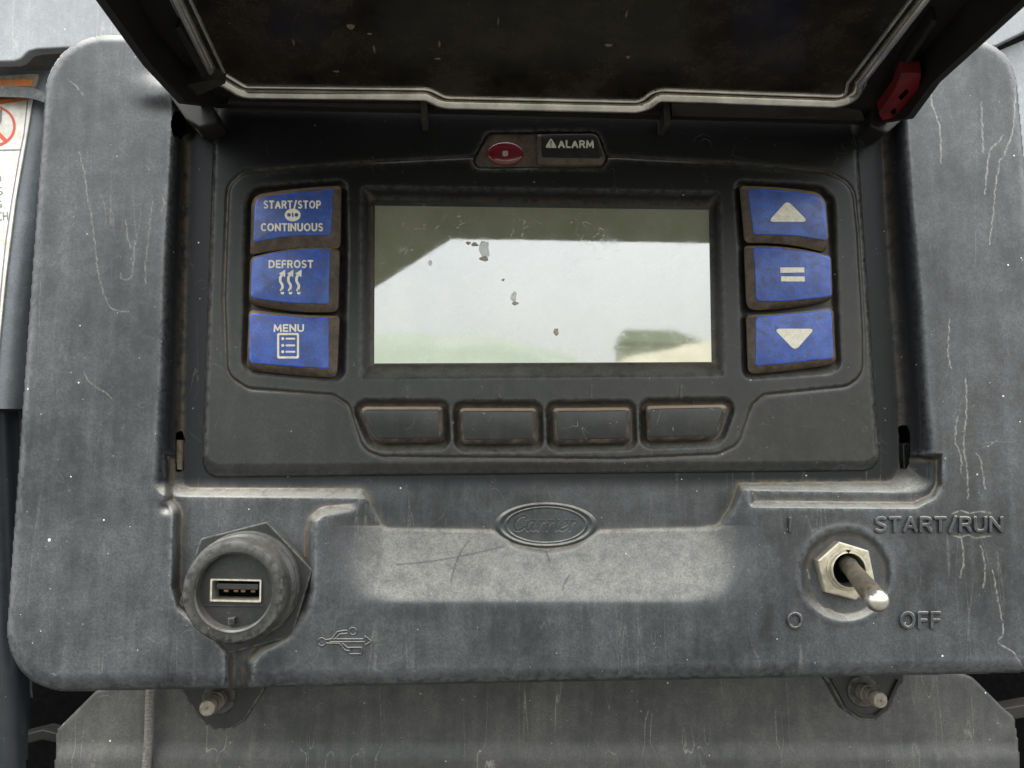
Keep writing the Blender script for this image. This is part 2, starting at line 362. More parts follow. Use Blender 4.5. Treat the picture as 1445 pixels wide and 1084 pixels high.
# ------------------------------------------------------------------ material helpers
class NT:
    def __init__(s, name):
        s.m = bpy.data.materials.new(name); s.m.use_nodes = True; s.t = s.m.node_tree; s.t.nodes.clear()
        s.out = s.t.nodes.new('ShaderNodeOutputMaterial'); s.b = s.t.nodes.new('ShaderNodeBsdfPrincipled')
        s.t.links.new(s.b.outputs[0], s.out.inputs['Surface'])
        g = s.t.nodes.new('ShaderNodeNewGeometry'); vm = s.t.nodes.new('ShaderNodeVectorMath'); vm.operation = 'MULTIPLY'
        k = 1000 / 0.1727; vm.inputs[1].default_value = (k, k, k); s.t.links.new(g.outputs['Position'], vm.inputs[0])
        s.pos = vm.outputs[0]; s.nrm = g.outputs['Normal']         # world position in units of one photo pixel
    def link(s, a, b): s.t.links.new(a, b)
    def set(s, inp, v):
        i = s.b.inputs[inp]
        if hasattr(v, 'is_linked'): s.link(v, i)
        elif isinstance(v, tuple): i.default_value = (*v, 1) if len(v) == 3 else v
        else: i.default_value = v
    def vec(s, sc=(1, 1, 1), off=(0, 0, 0)):
        n = s.t.nodes.new('ShaderNodeMapping'); s.link(s.pos, n.inputs[0]); n.inputs['Scale'].default_value = sc; n.inputs['Location'].default_value = off
        return n.outputs[0]
    def noise(s, size, detail=3, rough=.55, sc=(1, 1, 1), off=(0, 0, 0), dist=0):
        n = s.t.nodes.new('ShaderNodeTexNoise'); s.link(s.vec(sc, off), n.inputs['Vector']); n.inputs['Scale'].default_value = 1 / size
        n.inputs['Detail'].default_value = detail; n.inputs['Roughness'].default_value = rough; n.inputs['Distortion'].default_value = dist
        return n.outputs['Fac']
    def ramp(s, v, a, b, lo=0.0, hi=1.0, smooth=True):
        n = s.t.nodes.new('ShaderNodeMapRange'); n.interpolation_type = 'SMOOTHSTEP' if smooth else 'LINEAR'
        s.link(v, n.inputs[0]); n.inputs[1].default_value = a; n.inputs[2].default_value = b; n.inputs[3].default_value = lo; n.inputs[4].default_value = hi
        return n.outputs[0]
    def math(s, op, a, b=None, c=None, clamp=False):
        n = s.t.nodes.new('ShaderNodeMath'); n.operation = op; n.use_clamp = clamp
        for i, v in enumerate((a, b, c)):
            if v is None: continue
            if hasattr(v, 'is_linked'): s.link(v, n.inputs[i])
            else: n.inputs[i].default_value = v
        return n.outputs[0]
    def mix(s, f, a, b):
        n = s.t.nodes.new('ShaderNodeMix'); n.data_type = 'RGBA'
        for i, v in ((0, f), (6, a), (7, b)):
            if hasattr(v, 'is_linked'): s.link(v, n.inputs[i])
            elif isinstance(v, tuple): n.inputs[i].default_value = (*v, 1)
            else: n.inputs[i].default_value = v
        return n.outputs[2]
    def attr(s, name):
        n = s.t.nodes.new('ShaderNodeAttribute'); n.attribute_name = name; return n.outputs['Fac']
    def specks(s, cell, r, gate, off=(0, 0, 0), sc=(1, 1, 1)):
        n = s.t.nodes.new('ShaderNodeTexVoronoi'); s.link(s.vec(sc, off), n.inputs['Vector']); n.inputs['Scale'].default_value = 1 / cell
        sep = s.t.nodes.new('ShaderNodeSeparateColor'); s.link(n.outputs['Color'], sep.inputs[0])
        rad = s.ramp(sep.outputs[0], gate, 1.0, 0.0, r, smooth=False)
        return s.math('MULTIPLY', s.math('LESS_THAN', n.outputs['Distance'], rad), s.math('GREATER_THAN', sep.outputs[0], gate))
    def trails(s, size, width, off=(0, 0, 0), stretch=0.16, lvl=0.5):
        """thin wandering contour lines, as dried water leaves"""
        f = s.noise(size, 2, .6, (1, 1, stretch), off)
        line = s.ramp(s.math('ABSOLUTE', s.math('SUBTRACT', f, lvl)), 0.0, width, 1.0, 0.0)
        return line
    def bump(s, h, strength=.3, dist=0.0002, prev=None):
        n = s.t.nodes.new('ShaderNodeBump'); s.link(h, n.inputs['Height']); n.inputs['Strength'].default_value = strength; n.inputs['Distance'].default_value = dist
        if prev is not None: s.link(prev, n.inputs['Normal'])
        return n.outputs[0]
    def up(s):
        n = s.t.nodes.new('ShaderNodeSeparateXYZ'); s.link(s.nrm, n.inputs[0]); return n.outputs[2]

def plastic(name, base, dust, amount=.35, rough=.62, trails=0.0, specks=1.0, attrs=True, brown=(.135, .105, .075), grain=.25, updust_toplight=0.0, seed=0, tw=.006, scratches=.3, warm=(.33, .315, .28), crust=False, wavy=.12):
    m = NT(name); o = (seed * 131.7, seed * 57.1, seed * 91.3)
    big = m.noise(150, 4, .6, off=o); mid = m.noise(22, 5, .7, off=o); fine = m.noise(2.8, 3, .7, off=o)
    streak = m.noise(30, 4, .65, (1, 1, .12), off=o)
    a = m.math('ADD', m.ramp(big, .3, .7, 0, .55), m.ramp(mid, .35, .75, 0, .35))
    a = m.math('ADD', a, m.ramp(streak, .35, .75, 0, .35))
    a = m.math('MULTIPLY', a, m.ramp(fine, .28, .72, .55, 1.4))
    a = m.math('MULTIPLY', a, amount)
    if attrs: a = m.math('MULTIPLY', a, m.math('SUBTRACT', 1.0, m.attr('dustless_shade')))  # mask paints shade into the colour by leaving the dust off
    col = m.mix(m.math('MINIMUM', a, .95), base, dust)
    if updust_toplight:  # upward faces paler: settled dust, plus light from above put into the colour
        ud = m.math('MULTIPLY', m.ramp(m.up(), .12, .75), m.math('MULTIPLY', updust_toplight, m.math('MULTIPLY', m.ramp(mid, .25, .7, .5, 1.15), m.ramp(fine, .25, .75, .6, 1.3))), clamp=True)
        if attrs: ud = m.math('MULTIPLY', ud, m.math('SUBTRACT', 1.0, m.math('MULTIPLY', m.attr('dustless_shade'), .6)))
        col = m.mix(ud, col, warm)
    if attrs:
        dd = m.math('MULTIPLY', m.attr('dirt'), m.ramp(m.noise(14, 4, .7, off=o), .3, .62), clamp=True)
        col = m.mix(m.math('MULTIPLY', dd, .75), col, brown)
        ww = m.math('MULTIPLY', m.attr('worn'), m.ramp(m.noise(9, 3, .7, off=o), .35, .6), clamp=True)
        col = m.mix(m.math('MULTIPLY', ww, .4), col, dust)
    if trails:
        t1 = m.trails(95, tw, o, .07); t2 = m.trails(60, tw * 1.3, (o[0] + 400, 0, 33), .06, .46)
        gate = m.ramp(m.noise(120, 2, off=(o[0] + 9, 5, 5)), .42, .6); brk = m.ramp(m.noise(5, 3, .7), .35, .6)
        t = m.math('MULTIPLY', m.math('MULTIPLY', m.math('MAXIMUM', t1, t2), gate), m.math('MULTIPLY', brk, trails), clamp=True)
        col = m.mix(t, col, (.52, .48, .40))
    if crust:
        col = m.mix(m.math('MULTIPLY', m.attr('crust'), m.ramp(m.noise(7, 4, .75), .36, .62, .1, 1.0), clamp=True), col, (.44, .42, .36))
        col = m.mix(m.math('MULTIPLY', m.attr('scratch'), .7), col, (.03, .03, .032))
    if scratches:
        n1 = m.noise(70, 1, .5, (1, 1, .9), (77 + o[0], 3, 9), dist=1.5)
        sc_ = m.ramp(m.math('ABSOLUTE', m.math('SUBTRACT', n1, .5)), 0, .0016, 1, 0)
        sc_ = m.math('MULTIPLY', sc_, m.math('MULTIPLY', m.ramp(m.noise(40, 2, off=(o[0], 55, 5)), .55, .66), scratches))
        col = m.mix(sc_, col, (.4, .4, .4))
    if specks:
        s1 = m.math('MULTIPLY', m.specks(23, .062, .35, o), m.ramp(m.noise(130, 2, off=(o[0], 3, 77)), .42, .55)); s2 = m.specks(9, .09, .80, (o[0] + 50, 9, 9)); s3 = m.specks(75, .032, .25, (9, 9, o[0]))
        s_ = m.math('MULTIPLY', m.math('MAXIMUM', m.math('MAXIMUM', s1, s3), m.math('MULTIPLY', s2, .55)), specks, clamp=True)
        col = m.mix(s_, col, (.80, .80, .77))
    m.set('Base Color', col)
    m.set('Roughness', m.math('ADD', m.math('MULTIPLY', a, .35), rough, clamp=True))
    m.set('Specular IOR Level', m.math('MULTIPLY_ADD', m.attr('dustless_shade'), -.30, .45) if attrs else .45)
    b = m.bump(fine, grain, .00012); b = m.bump(mid, wavy, .0004, b)
    m.set('Normal', b)
    return m.m
def simple(name, col, rough=.5, metal=0.0, var=.25, size=12, bump=.15, dust=None, dusta=.3, updust_toplight=0.0, spec=.5, fsize=2.5):
    m = NT(name); n1 = m.noise(size, 4, .65); n2 = m.noise(fsize, 2)
    c = m.mix(m.ramp(n1, .3, .7), tuple(x * (1 - var) for x in col), tuple(min(1, x * (1 + var)) for x in col))
    if dust is not None:
        a = m.math('MULTIPLY', m.ramp(m.noise(size * 1.7, 5, .7, off=(5, 6, 7)), .38, .68), m.ramp(n2, .2, .8, .5, 1.3))
        a = m.math('MULTIPLY', a, dusta)
        if updust_toplight: a = m.math('ADD', a, m.math('MULTIPLY', m.ramp(m.up(), .1, .7), updust_toplight), clamp=True)
        c = m.mix(m.math('MINIMUM', a, 1.0), c, dust)
    m.set('Base Color', c); m.set('Metallic', metal); m.set('Roughness', m.ramp(n1, .25, .75, rough * .85, min(1, rough * 1.2)))
    m.set('Specular IOR Level', spec)
    m.set('Normal', m.bump(m.noise(fsize, 3), bump, .0001)); return m.m

GREY = (.026, .029, .033)
M_house = plastic('housing_plastic', (.0155, .0170, .0192), (.212, .219, .227), amount=.31, rough=.36, trails=.13, specks=.8, updust_toplight=1.1, seed=1, tw=.0028, crust=True)
M_face = plastic('faceplate_plastic', (.007, .0073, .0078), (.14, .132, .12), amount=.15, rough=.34, trails=.0, specks=.35, updust_toplight=.2, seed=2, brown=(.12, .09, .06), grain=.18)
M_letter = plastic('moulded_letter_plastic', (.030, .032, .035), (.17, .175, .18), amount=.45, rough=.5, specks=.4, attrs=False, updust_toplight=.35, seed=1)
M_lid = plastic('lid_plastic', (.006, .0055, .0048), (.05, .042, .03), amount=.22, rough=.55, specks=.25, attrs=False, seed=4, scratches=.2)
mk_ = NT('blue_key_cap'); n1_ = mk_.noise(26, 4, .65); n2_ = mk_.noise(9, 5, .7, off=(4, 4, 4)); n3_ = mk_.noise(2.2, 2, .6)
c_ = mk_.mix(mk_.ramp(n1_, .35, .65), (.018, .050, .235), (.030, .085, .36))
c_ = mk_.mix(mk_.math('MULTIPLY', mk_.ramp(n2_, .45, .72), mk_.ramp(n3_, .3, .7, .5, 1.0)), c_, (.060, .060, .075))
c_ = mk_.mix(mk_.math('MULTIPLY', mk_.ramp(n3_, .52, .75), mk_.ramp(n1_, .3, .7, .1, .35)), c_, (.24, .25, .27))
c_ = mk_.mix(mk_.math('MULTIPLY', mk_.attr('worn'), mk_.ramp(mk_.noise(30, 2, off=(7, 1, 3)), .4, .6, .1, .9)), c_, (.03, .12, .70))
mk_.set('Base Color', c_); mk_.set('Roughness', mk_.ramp(n2_, .35, .7, .30, .55)); mk_.set('Normal', mk_.bump(n3_, .12, .0001)); M_key = mk_.m
M_keyside = simple('dusty_key_side', (.050, .034, .022), .55, 0, .4, 10, .25, dust=(.16, .115, .075), dusta=.45, updust_toplight=.85)
M_softside = simple('soft_key_side', (.030, .023, .017), .6, 0, .3, 8, .2, dust=(.26, .19, .13), dusta=.35, updust_toplight=.9)
M_print = simple('cream_print', (.66, .62, .52), .6, 0, .10, 5, .1, dust=(.30, .26, .19), dusta=.35)
M_softkey = plastic('soft_key_rubber', (.007, .0075, .0085), (.14, .135, .125), amount=.18, rough=.30, specks=.8, attrs=False, seed=7, grain=.3, scratches=1.0)
M_usb = plastic('socket_plastic', (.009, .0096, .0105), (.19, .18, .16), amount=.13, rough=.32, specks=.3, attrs=True, updust_toplight=.25, seed=9, wavy=.015, grain=.12)
M_steel = simple('worn_steel', (.50, .455, .37), .42, .75, .18, 9, .25, dust=(.42, .35, .25), dusta=.65)
M_lever = simple('dark_lever_steel', (.16, .145, .12), .42, .6, .35, 7, .25, dust=(.40, .30, .18), dusta=.55)
M_ball = simple('polished_tip', (.70, .66, .60), .30, .9, .12, 9, .04, dust=(.42, .33, .2), dusta=.3)
M_portm = simple('port_shell_metal', (.66, .62, .53), .4, .8, .15, 6, .1, dust=(.45, .38, .27), dusta=.5)
M_black = simple('black_plastic', (.008, .008, .009), .5, 0, .2)
M_gold = simple('contact_gold', (.16, .08, .03), .5, .8, .3)
M_rim = simple('clear_rim', (.78, .74, .64), .13, .8, .18, 40, .03, dust=(.14, .11, .075), dusta=.35)
M_red = simple('red_latch', (.17, .005, .008), .4, 0, .35, 14, .1, dust=(.04, .02, .014), dusta=.8)
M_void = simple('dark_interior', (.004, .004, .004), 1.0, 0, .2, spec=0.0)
M_sheet = plastic('painted_sheet_metal', (.16, .17, .185), (.33, .34, .35), amount=.75, rough=.4, trails=.3, specks=.7, attrs=False, seed=12, tw=.01)
M_post = plastic('dark_blue_post', (.010, .0135, .017), (.09, .10, .11), amount=.18, rough=.30, specks=.5, attrs=False, seed=13)
M_bent = plastic('bent_panel_paint', (.055, .064, .074), (.21, .225, .24), amount=.5, rough=.35, specks=.4, attrs=False, seed=14)
M_lower = plastic('lower_plate_paint', (.026, .027, .029), (.20, .19, .17), amount=.38, rough=.5, trails=.35, specks=.7, attrs=False, seed=15, tw=.003)
M_tan = simple('tan_dust_bracket', (.22, .18, .13), .8, 0, .3, 8, .3)
M_brown = simple('brown_dirty_steel', (.055, .045, .036), .75, 0, .4, 20, .2, dust=(.13, .1, .07), dusta=.5)
M_orange = simple('orange_tape', (.55, .15, .03), .6, 0, .15, 10, .1, dust=(.35, .22, .12), dusta=.6)
M_strap = simple('black_rubber_strap', (.045, .047, .05), .5, 0, .25, 10, .15, dust=(.2, .19, .17), dusta=.5)
M_sticker = simple('white_sticker', (.62, .60, .55), .5, 0, .08, 14, .06, dust=(.40, .36, .28), dusta=.6)
M_ink = simple('grey_ink', (.16, .15, .16), .6, 0, .1)
M_redink = simple('red_ink', (.55, .07, .04), .6, 0, .1)
M_violet = simple('violet_ink', (.18, .13, .20), .6, 0, .1)
M_cord = simple('braided_cord', (.13, .125, .115), .8, 0, .4, 3, .5, dust=(.25, .22, .17), dusta=.5)
M_bolt = simple('dusty_bolt', (.15, .13, .105), .6, .3, .3, 6, .3, dust=(.32, .28, .22), dusta=.6)

# ------------------------------------------------------------------ control housing (one moulded shell)
L = -8.0                                     # depth of the recess the keypad sits in
OUT = fillet([(69, 49), (1430, 55), (1512, 949), (3, 978)], [78, 62, 70, 78], 10)
REC_O = fillet([(247, 60), (239, 230), (230, 380), (225, 530), (218, 640), (214, 701), (518, 704), (538, 749), (696, 752), (728, 776), (770, 783), (812, 776), (846, 752), (1018, 748),
                (1034, 722), (1048, 692), (1290, 696), (1318, 690), (1322, 650), (1312, 560), (1303, 430), (1288, 270), (1274, 60)], [0, 30, 30, 30, 10, 22, 6, 14, 5, 30, 40, 30, 5, 12, 6, 4, 4, 20, 10, 10, 10, 10, 0], 5)
REC_I = fillet([(268, 60), (266, 230), (262, 400), (258, 600), (258, 688), (512, 689), (524, 715), (540, 742), (694, 746), (730, 770), (770, 776), (810, 770), (847, 746), (1012, 741),
                (1030, 715), (1042, 682), (1264, 679), (1270, 640), (1268, 560), (1258, 430), (1248, 270), (1240, 60)], [0, 5, 5, 5, 12, 5, 5, 12, 5, 30, 40, 30, 5, 12, 6, 4, 16, 5, 5, 5, 5, 0], 5)
USB_P = fillet([(232, 708), (244, 722), (241, 830), (250, 862), (300, 903), (317, 925), (317, 1000), (357, 1000), (357, 938), (372, 922), (410, 902), (434, 866), (444, 836), (444, 750), (447, 737), (458, 728),
                (505, 722), (532, 700), (532, 640), (232, 640)], [4, 16, 20, 20, 20, 12, 0, 0, 8, 12, 20, 25, 25, 6, 5, 6, 8, 0, 0, 0], 4)
SHELF = fillet([(1050, 660), (1058, 716), (1292, 718), (1320, 704), (1330, 686), (1330, 640), (1050, 640)], [0, 6, 14, 14, 10, 0, 0], 5)
SLOT_R = fillet([(1268, 602), (1279, 600), (1284, 612), (1283, 652), (1279, 661), (1270, 662)], [2, 3, 4, 3, 3, 2], 3)
SLOT_L = fillet([(248, 612), (256, 608), (260, 618), (259, 664), (249, 667)], [2, 3, 3, 3, 2], 3)
def H_house(X, Y):
    H = np.zeros_like(X)
    # sloping dish between socket and toggle
    k_ = np.clip((Y - 742) / 108, 0, 1.2); s = sm(448 + 25 * k_ ** 3, 556 + 22 * k_ ** 3, X) * (1 - sm(985 - 35 * k_ ** 3, 1078 - 30 * k_ ** 3, X))
    ramp = L * (1 - (Y - 742) / 108.0); ramp = .5 * (ramp - np.sqrt(ramp ** 2 + .12)) + .06
    ramp = np.where(Y > 742, ramp, L)
    H = lerp(H, ramp, s)
    # very shallow waves so the face is not dead flat
    H += .10 * np.sin(X / 170 + 1) * np.cos(Y / 130) 
    d = sdf(USB_P, X, Y); t = np.clip(-d / 13, 0, 1); t = .4 * t + .6 * t * t * (3 - 2 * t); H = lerp(H, -4.8, t)
    d = sdf(SHELF, X, Y); t = np.clip(-d / 9, 0, 1); t = .4 * t + .6 * t * t * (3 - 2 * t); H = lerp(H, -3.6, t)
    t = between(REC_O, REC_I, X, Y); H = lerp(H, L, t)
    # dish round the toggle
    r = np.hypot(X - 1193, Y - 811); H -= 1.3 * (1 - sm(54, 66, r)); H += .25 * np.exp(-((r - 68) / 5) ** 2)
    # hinge boss
    g = np.exp(-(np.abs((X - 236) / 36) ** 2.6 + np.abs((Y - 128) / 19) ** 2.6)) * (X < 243) ; H += 2.2 * g
    # faint sink marks and grooves
    H -= .5 * np.exp(-((X - 1324) / 4.0) ** 2) * sm(590, 610, Y) * (1 - sm(675, 700, Y)) * .5
    H -= .35 * np.exp(-(((X - 235) / 9) ** 2 + ((Y - 716) / 8) ** 2)) * 3
    e = -sdf(OUT, X, Y)
    wv = 11 + 20 * sm(880, 975, Y); q = np.clip(e / wv, 0, 1); roll = -(wv * .15) * (1 - np.sqrt(np.clip(1 - (1 - q) ** 2, 0, 1)))
    H = H + roll
    drop = np.where(e < 0, np.clip(-e / 3.0, 0, 1) * -20.0, 0)
    keep = e > -3.4
    keep &= ~((X > 318) & (X < 1195) & (Y > 215) & (Y < 632))
    keep &= sdf(SLOT_R, X, Y) > 0
    keep &= sdf(SLOT_L, X, Y) > 0
    keep &= ~(np.hypot((X - 252) / 10.0, (Y - 176) / 20.0) < 1)
    return H, H + drop, keep, -(-sdf(OUT, X, Y))
base = at(722, 960, -10)
house = thing('control_housing', base, 'large dusty dark grey plastic control box with rounded rim and sunken keypad well', 'control box')
def C_house(X, Y):      # shade of the recess walls put into the colour by leaving dust off
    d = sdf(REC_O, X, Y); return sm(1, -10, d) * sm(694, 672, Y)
CRUST = [[(127, 290), (134, 345), (137, 375), (142, 400), (153, 430), (165, 438), (182, 440)], [(215, 285), (212, 310), (208, 350), (205, 375), (206, 400)], [(178, 310), (180, 335), (185, 350)],
 [(170, 385), (172, 393), (184, 393), (188, 375), (190, 340)], [(119, 525), (123, 535), (138, 548), (150, 555), (158, 562)], [(1434, 111), (1430, 180), (1424, 200), (1416, 221), (1411, 226), (1410, 235), (1405, 262), (1402, 299), (1396, 345)],
 [(1385, 144), (1386, 180), (1388, 216)], [(1416, 191), (1406, 203), (1397, 213), (1393, 240), (1390, 274)], [(1363, 535), (1364, 570), (1363, 591), (1360, 628), (1365, 666), (1366, 704)], [(1351, 588), (1348, 622), (1356, 643), (1356, 667)],
 [(1344, 725), (1356, 721), (1368, 724), (1384, 722), (1398, 724)], [(1345, 756), (1355, 758), (1365, 755), (1376, 759), (1386, 758), (1398, 756)], [(1401, 805), (1408, 844), (1413, 870), (1416, 894), (1408, 906), (1430, 921), (1444, 944)],
 [(1155, 852), (1161, 859), (1170, 860), (1178, 864), (1187, 867), (1197, 871), (1203, 868), (1217, 867), (1228, 863)], [(1140, 804), (1142, 816)], [(1357, 760), (1360, 790), (1355, 815)], [(1384, 770), (1390, 800), (1388, 830)], [(95, 112), (108, 122), (117, 134)],
 [(1312, 120), (1316, 150), (1326, 180), (1328, 230)], [(1310, 700), (1318, 690), (1322, 680)], [(226, 300), (232, 288), (228, 275)], [(1378, 640), (1384, 650), (1390, 690)], [(1340, 450), (1338, 500), (1343, 520)], [(112, 215), (120, 250), (124, 285)]]
CRUST = [smoothline(c, 5) for c in CRUST]
SCRA = [smoothline(c, 4) for c in ([(662, 763), (652, 776), (645, 790), (640, 806), (636, 822)], [(560, 797), (610, 792), (660, 783), (712, 771)], [(803, 813), (797, 822), (794, 832)], [(770, 778), (775, 790)])]
def X_crust(X, Y):
    d = np.full_like(X, 1e9)
    for c in CRUST: 
        jx = .8 * np.sin(Y / 2.3) * np.sin(Y / 7.7 + 1); d = np.minimum(d, dseg(c, X + jx, Y))
    return sm(1.35, .2, d) * np.where(X < 700, .33, .62)
def X_scr(X, Y):
    d = np.full_like(X, 1e9)
    for c in SCRA: d = np.minimum(d, dseg(c, X, Y))
    return sm(1.7, .4, d)
hfield('shell', -2, 1460, 40, 985, 1.35, H_house, M_house, house, dirt_r=6, dirt_k=2.0, dustless_shade=C_house, extra={'crust': X_crust, 'scratch': X_scr})
# moulded writing
raised_text('START/RUN', 1235, 729, 1416, 752, 4.6, M_house, house, gap=.12)
raised_text('OFF', 1270, 863, 1328, 888, 4.6, M_house, house)
raised_text('I', 1111, 730, 1119, 752, 3.4, M_house, house)
raised_text('O', 1111, 864, 1133, 888, 3.4, M_house, house)
# usb trident, raised outline strokes
def ridge(name, pls, w_, h, mat, parent, d=0.0):
    V = []; Fc = []; b = 0
    for pl in pls:
        P = np.array(pl, float); T = np.gradient(P, axis=0); T /= np.linalg.norm(T, axis=1)[:, None]; N_ = np.stack([-T[:, 1], T[:, 0]], 1)
        prof = [(-w_ / 2, -.15), (-w_ * .28, h), (w_ * .28, h), (w_ / 2, -.15)]
        for o_, hh in prof:
            q = P + N_ * o_; V += list(at(q[:, 0], q[:, 1], d + hh))
        n = len(P)
        for r_ in range(3):
            for j in range(n - 1): Fc.append((b + r_ * n + j, b + r_ * n + j + 1, b + (r_ + 1) * n + j + 1, b + (r_ + 1) * n + j))
        b += 4 * n
    return fixn(mesh_obj(name, V, Fc, mat, parent, 60))
def cc(cx, cy, r, n=20): return [(cx + r * math.cos(2 * math.pi * i / n), cy + r * math.sin(2 * math.pi * i / n)) for i in range(n + 1)]
tri = [cc(454, 906, 5.5), [(461, 903), (468, 902), (476, 892), (484, 890), (490, 890)], [(461, 908), (479, 908), (487, 918), (494, 919)], [(466, 906), (514, 906)],
       [(466, 902), (512, 902)], cc(498, 891, 5), [(515, 898), (524, 905), (515, 911), (515, 898)], [(493, 914), (510, 914), (510, 923), (493, 923), (493, 914)],
       [(473, 902), (480, 895), (490, 894)], [(483, 908), (490, 914), (493, 915)]]
raised_text('', 446, 884, 526, 926, 1.7, M_house, house, h=.42, name='raised_trident_symbol', lines=tri)
# oval badge with recessed script
BADGE_DD = {}
def C_badge(X, Y): return sm(1.75, .95, BADGE_DD['d'])      # shade in the cut letters painted by leaving dust off
def H_badge(X, Y):
    cx, cy = 770.5, 741
    r = np.hypot((X - cx) / 71.0, (Y - cy) / 31.5)
    e = (1 - r) * 32
    H = np.full_like(X, L + .12)
    H += .55 * np.exp(-((e - 2.2) / 1.7) ** 2)          # outer ring
    H += .28 * np.exp(-((e - 6.6) / .9) ** 2)          # thin inner ring
    sc = 1.0; LET = []
    def put(x0, strokes, k=1.0):
        for st in strokes:
            P = [(722.5 + (x0 + x * k) * 1.0 + y * k * .20, 749.5 - y * k) for x, y in st]
            # subdivide smoothly (Catmull-Rom)
            Q = []
            for i in range(len(P) - 1):
                p0 = P[max(i - 1, 0)]; p1 = P[i]; p2 = P[i + 1]; p3 = P[min(i + 2, len(P) - 1)]
                for j in range(4):
                    t = j / 4.0
                    Q.append(tuple(.5 * (2 * b + (c - a) * t + (2 * a - 5 * b + 4 * c - d_) * t * t + (3 * b - a - 3 * c + d_) * t ** 3) for a, b, c, d_ in zip(p0, p1, p2, p3)))
            Q.append(P[-1]); LET.append(Q)
    put(0, [[(16.5, 16.5), (16.5, 19), (12, 21), (6.5, 19), (2.5, 13), (1.2, 7), (3.5, 2), (8, .6), (12.5, 2), (16, 5)]])
    put(19, [[(10.5, 12.5), (7, 14), (3, 11.5), (1, 6.5), (1.5, 2), (4, .8), (7.5, 3.5), (10.3, 9)], [(11, 13.5), (9.6, 5), (9.6, 1.6), (11.3, .8), (13.8, 3)]])
    r_ = [[(1.2, 13.2), (2.6, 13.4), (2.0, .6)], [(2.6, 7), (4.6, 11.4), (7.0, 13.4), (8.4, 12.6)]]
    put(35, r_); put(47.2, r_)
    put(59.8, [[(1.6, 13), (2.4, 13.3), (2.0, 6), (2.2, 1.5), (4, .8), (5.8, 2.6)], [(3.8, 18.2), (4.0, 18.6)]])
    put(66.5, [[(1.8, 6.4), (6, 7.8), (8.4, 10.4), (7.6, 13.2), (4.4, 12.8), (1.6, 9), (1, 4.2), (3, 1), (6, 1.1), (9.5, 4)]])
    put(79, r_)
    dd = np.full_like(X, 1e9)
    for q in LET: dd = np.minimum(dd, dseg(q, X, Y))
    BADGE_DD['d'] = dd; H -= .85 * (1 - sm(.6, 1.6, dd)); H += .04 * np.exp(-((dd - 2.2) / .6) ** 2)
    H -= 1.0 * sm(0, -2.5, e) * 1.0
    return H, H, e > -2.6
hfield('oval_badge', 697, 844, 707, 775, .42, H_badge, M_house, house, dirt_r=4, dirt_k=.5, dustless_shade=C_badge)
# rounded lip, clip and spring leaf seen in the side slots
for sl_, nm_ in ((SLOT_R, 'slot_lip'), (SLOT_L, 'slot_lip')):
    ctr = np.mean(np.array(sl_), 0); big = inset(sl_, -1.6)
    dS = -9.0 if ctr[0] > 700 else -8.2
    rings = [at(*np.array(big).T, dS - .25), at(*np.array(inset(sl_, -1.0)).T, dS + .15), at(*np.array(inset(sl_, .4)).T, dS - .1), at(*np.array(inset(sl_, .8)).T, dS - 4)]
    V, Fc = rings_mesh(rings, cap0=False, cap1=False); fixn(mesh_obj(nm_, V, Fc, M_face, house, 60, attr={'dustless_shade': np.ones(len(V)), 'worn': np.zeros(len(V)), 'dirt': np.zeros(len(V))}))
prism('hinge_clip', fillet([(1274, 628), (1282, 624), (1286, 640), (1284, 668), (1276, 668)], 2, 2), -11.5, -16, M_lidb if 'M_lidb' in globals() else M_usb, house, bev=1)
# pin showing in the left slot, dark pocket walls
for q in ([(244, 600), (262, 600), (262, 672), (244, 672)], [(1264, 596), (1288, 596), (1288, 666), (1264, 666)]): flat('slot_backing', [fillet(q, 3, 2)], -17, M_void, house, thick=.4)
P0 = at(np.array([254.]), np.array([640.]), -10.5)[0]; sweep('hinge_pin', [P0 + np.array([0, 0, .0033]), P0 + np.array([0, 0, .001]), P0 - np.array([0, 0, .004])], [.0011, .0011, .0011], M_tan, house)
for (hx, hy) in ((252, 176),):
    lathe('hinge_socket', *[at(np.array([hx + 0.]), np.array([hy + 0.]), -6)[0][k] for k in (0, 2)], [(3.4, -5.6), (2.6, -5.2), (2.3, -7), (2.2, -12), (0.01, -12)], M_void, house, n=30)

# ------------------------------------------------------------------ keypad module
MOD = fillet([(302, 140), (1207, 140), (1243, 665), (284, 674)], [4, 4, 22, 22], 6)
PLAT = fillet([(322, 262), (345, 242), (520, 229), (662, 222), (870, 222), (1040, 231), (1168, 243), (1204, 262), (1211, 330), (1219, 470), (1219, 530), (1195, 546), (1078, 558), (1062, 572), (1043, 628), (1012, 642),
               (870, 648), (540, 645), (512, 636), (492, 572), (470, 558), (350, 549), (320, 530), (316, 420)], [24, 24, 10, 10, 10, 10, 24, 30, 10, 10, 24, 24, 14, 14, 24, 24, 10, 24, 24, 16, 14, 24, 24, 10], 4)
WELL_L = fillet([(346, 262), (492, 251), (494, 350), (490, 541), (338, 528), (342, 350)], [26, 14, 0, 16, 22, 0], 5)
WELL_R = fillet([(1033, 252), (1160, 259), (1180, 280), (1190, 520), (1170, 530), (1046, 538), (1040, 350)], [14, 20, 16, 16, 14, 14, 0], 5)
SCR_O = fillet([(509, 262), (1017, 270), (1024, 532), (508, 536)], [5, 5, 6, 6], 3)
SCR_I = [(526, 282), (1001, 290), (1007, 512), (526, 515)]
ALARM = fillet([(687, 186), (843, 185), (859, 226), (850, 238), (672, 239), (665, 228)], [12, 12, 8, 8, 8, 10], 4)
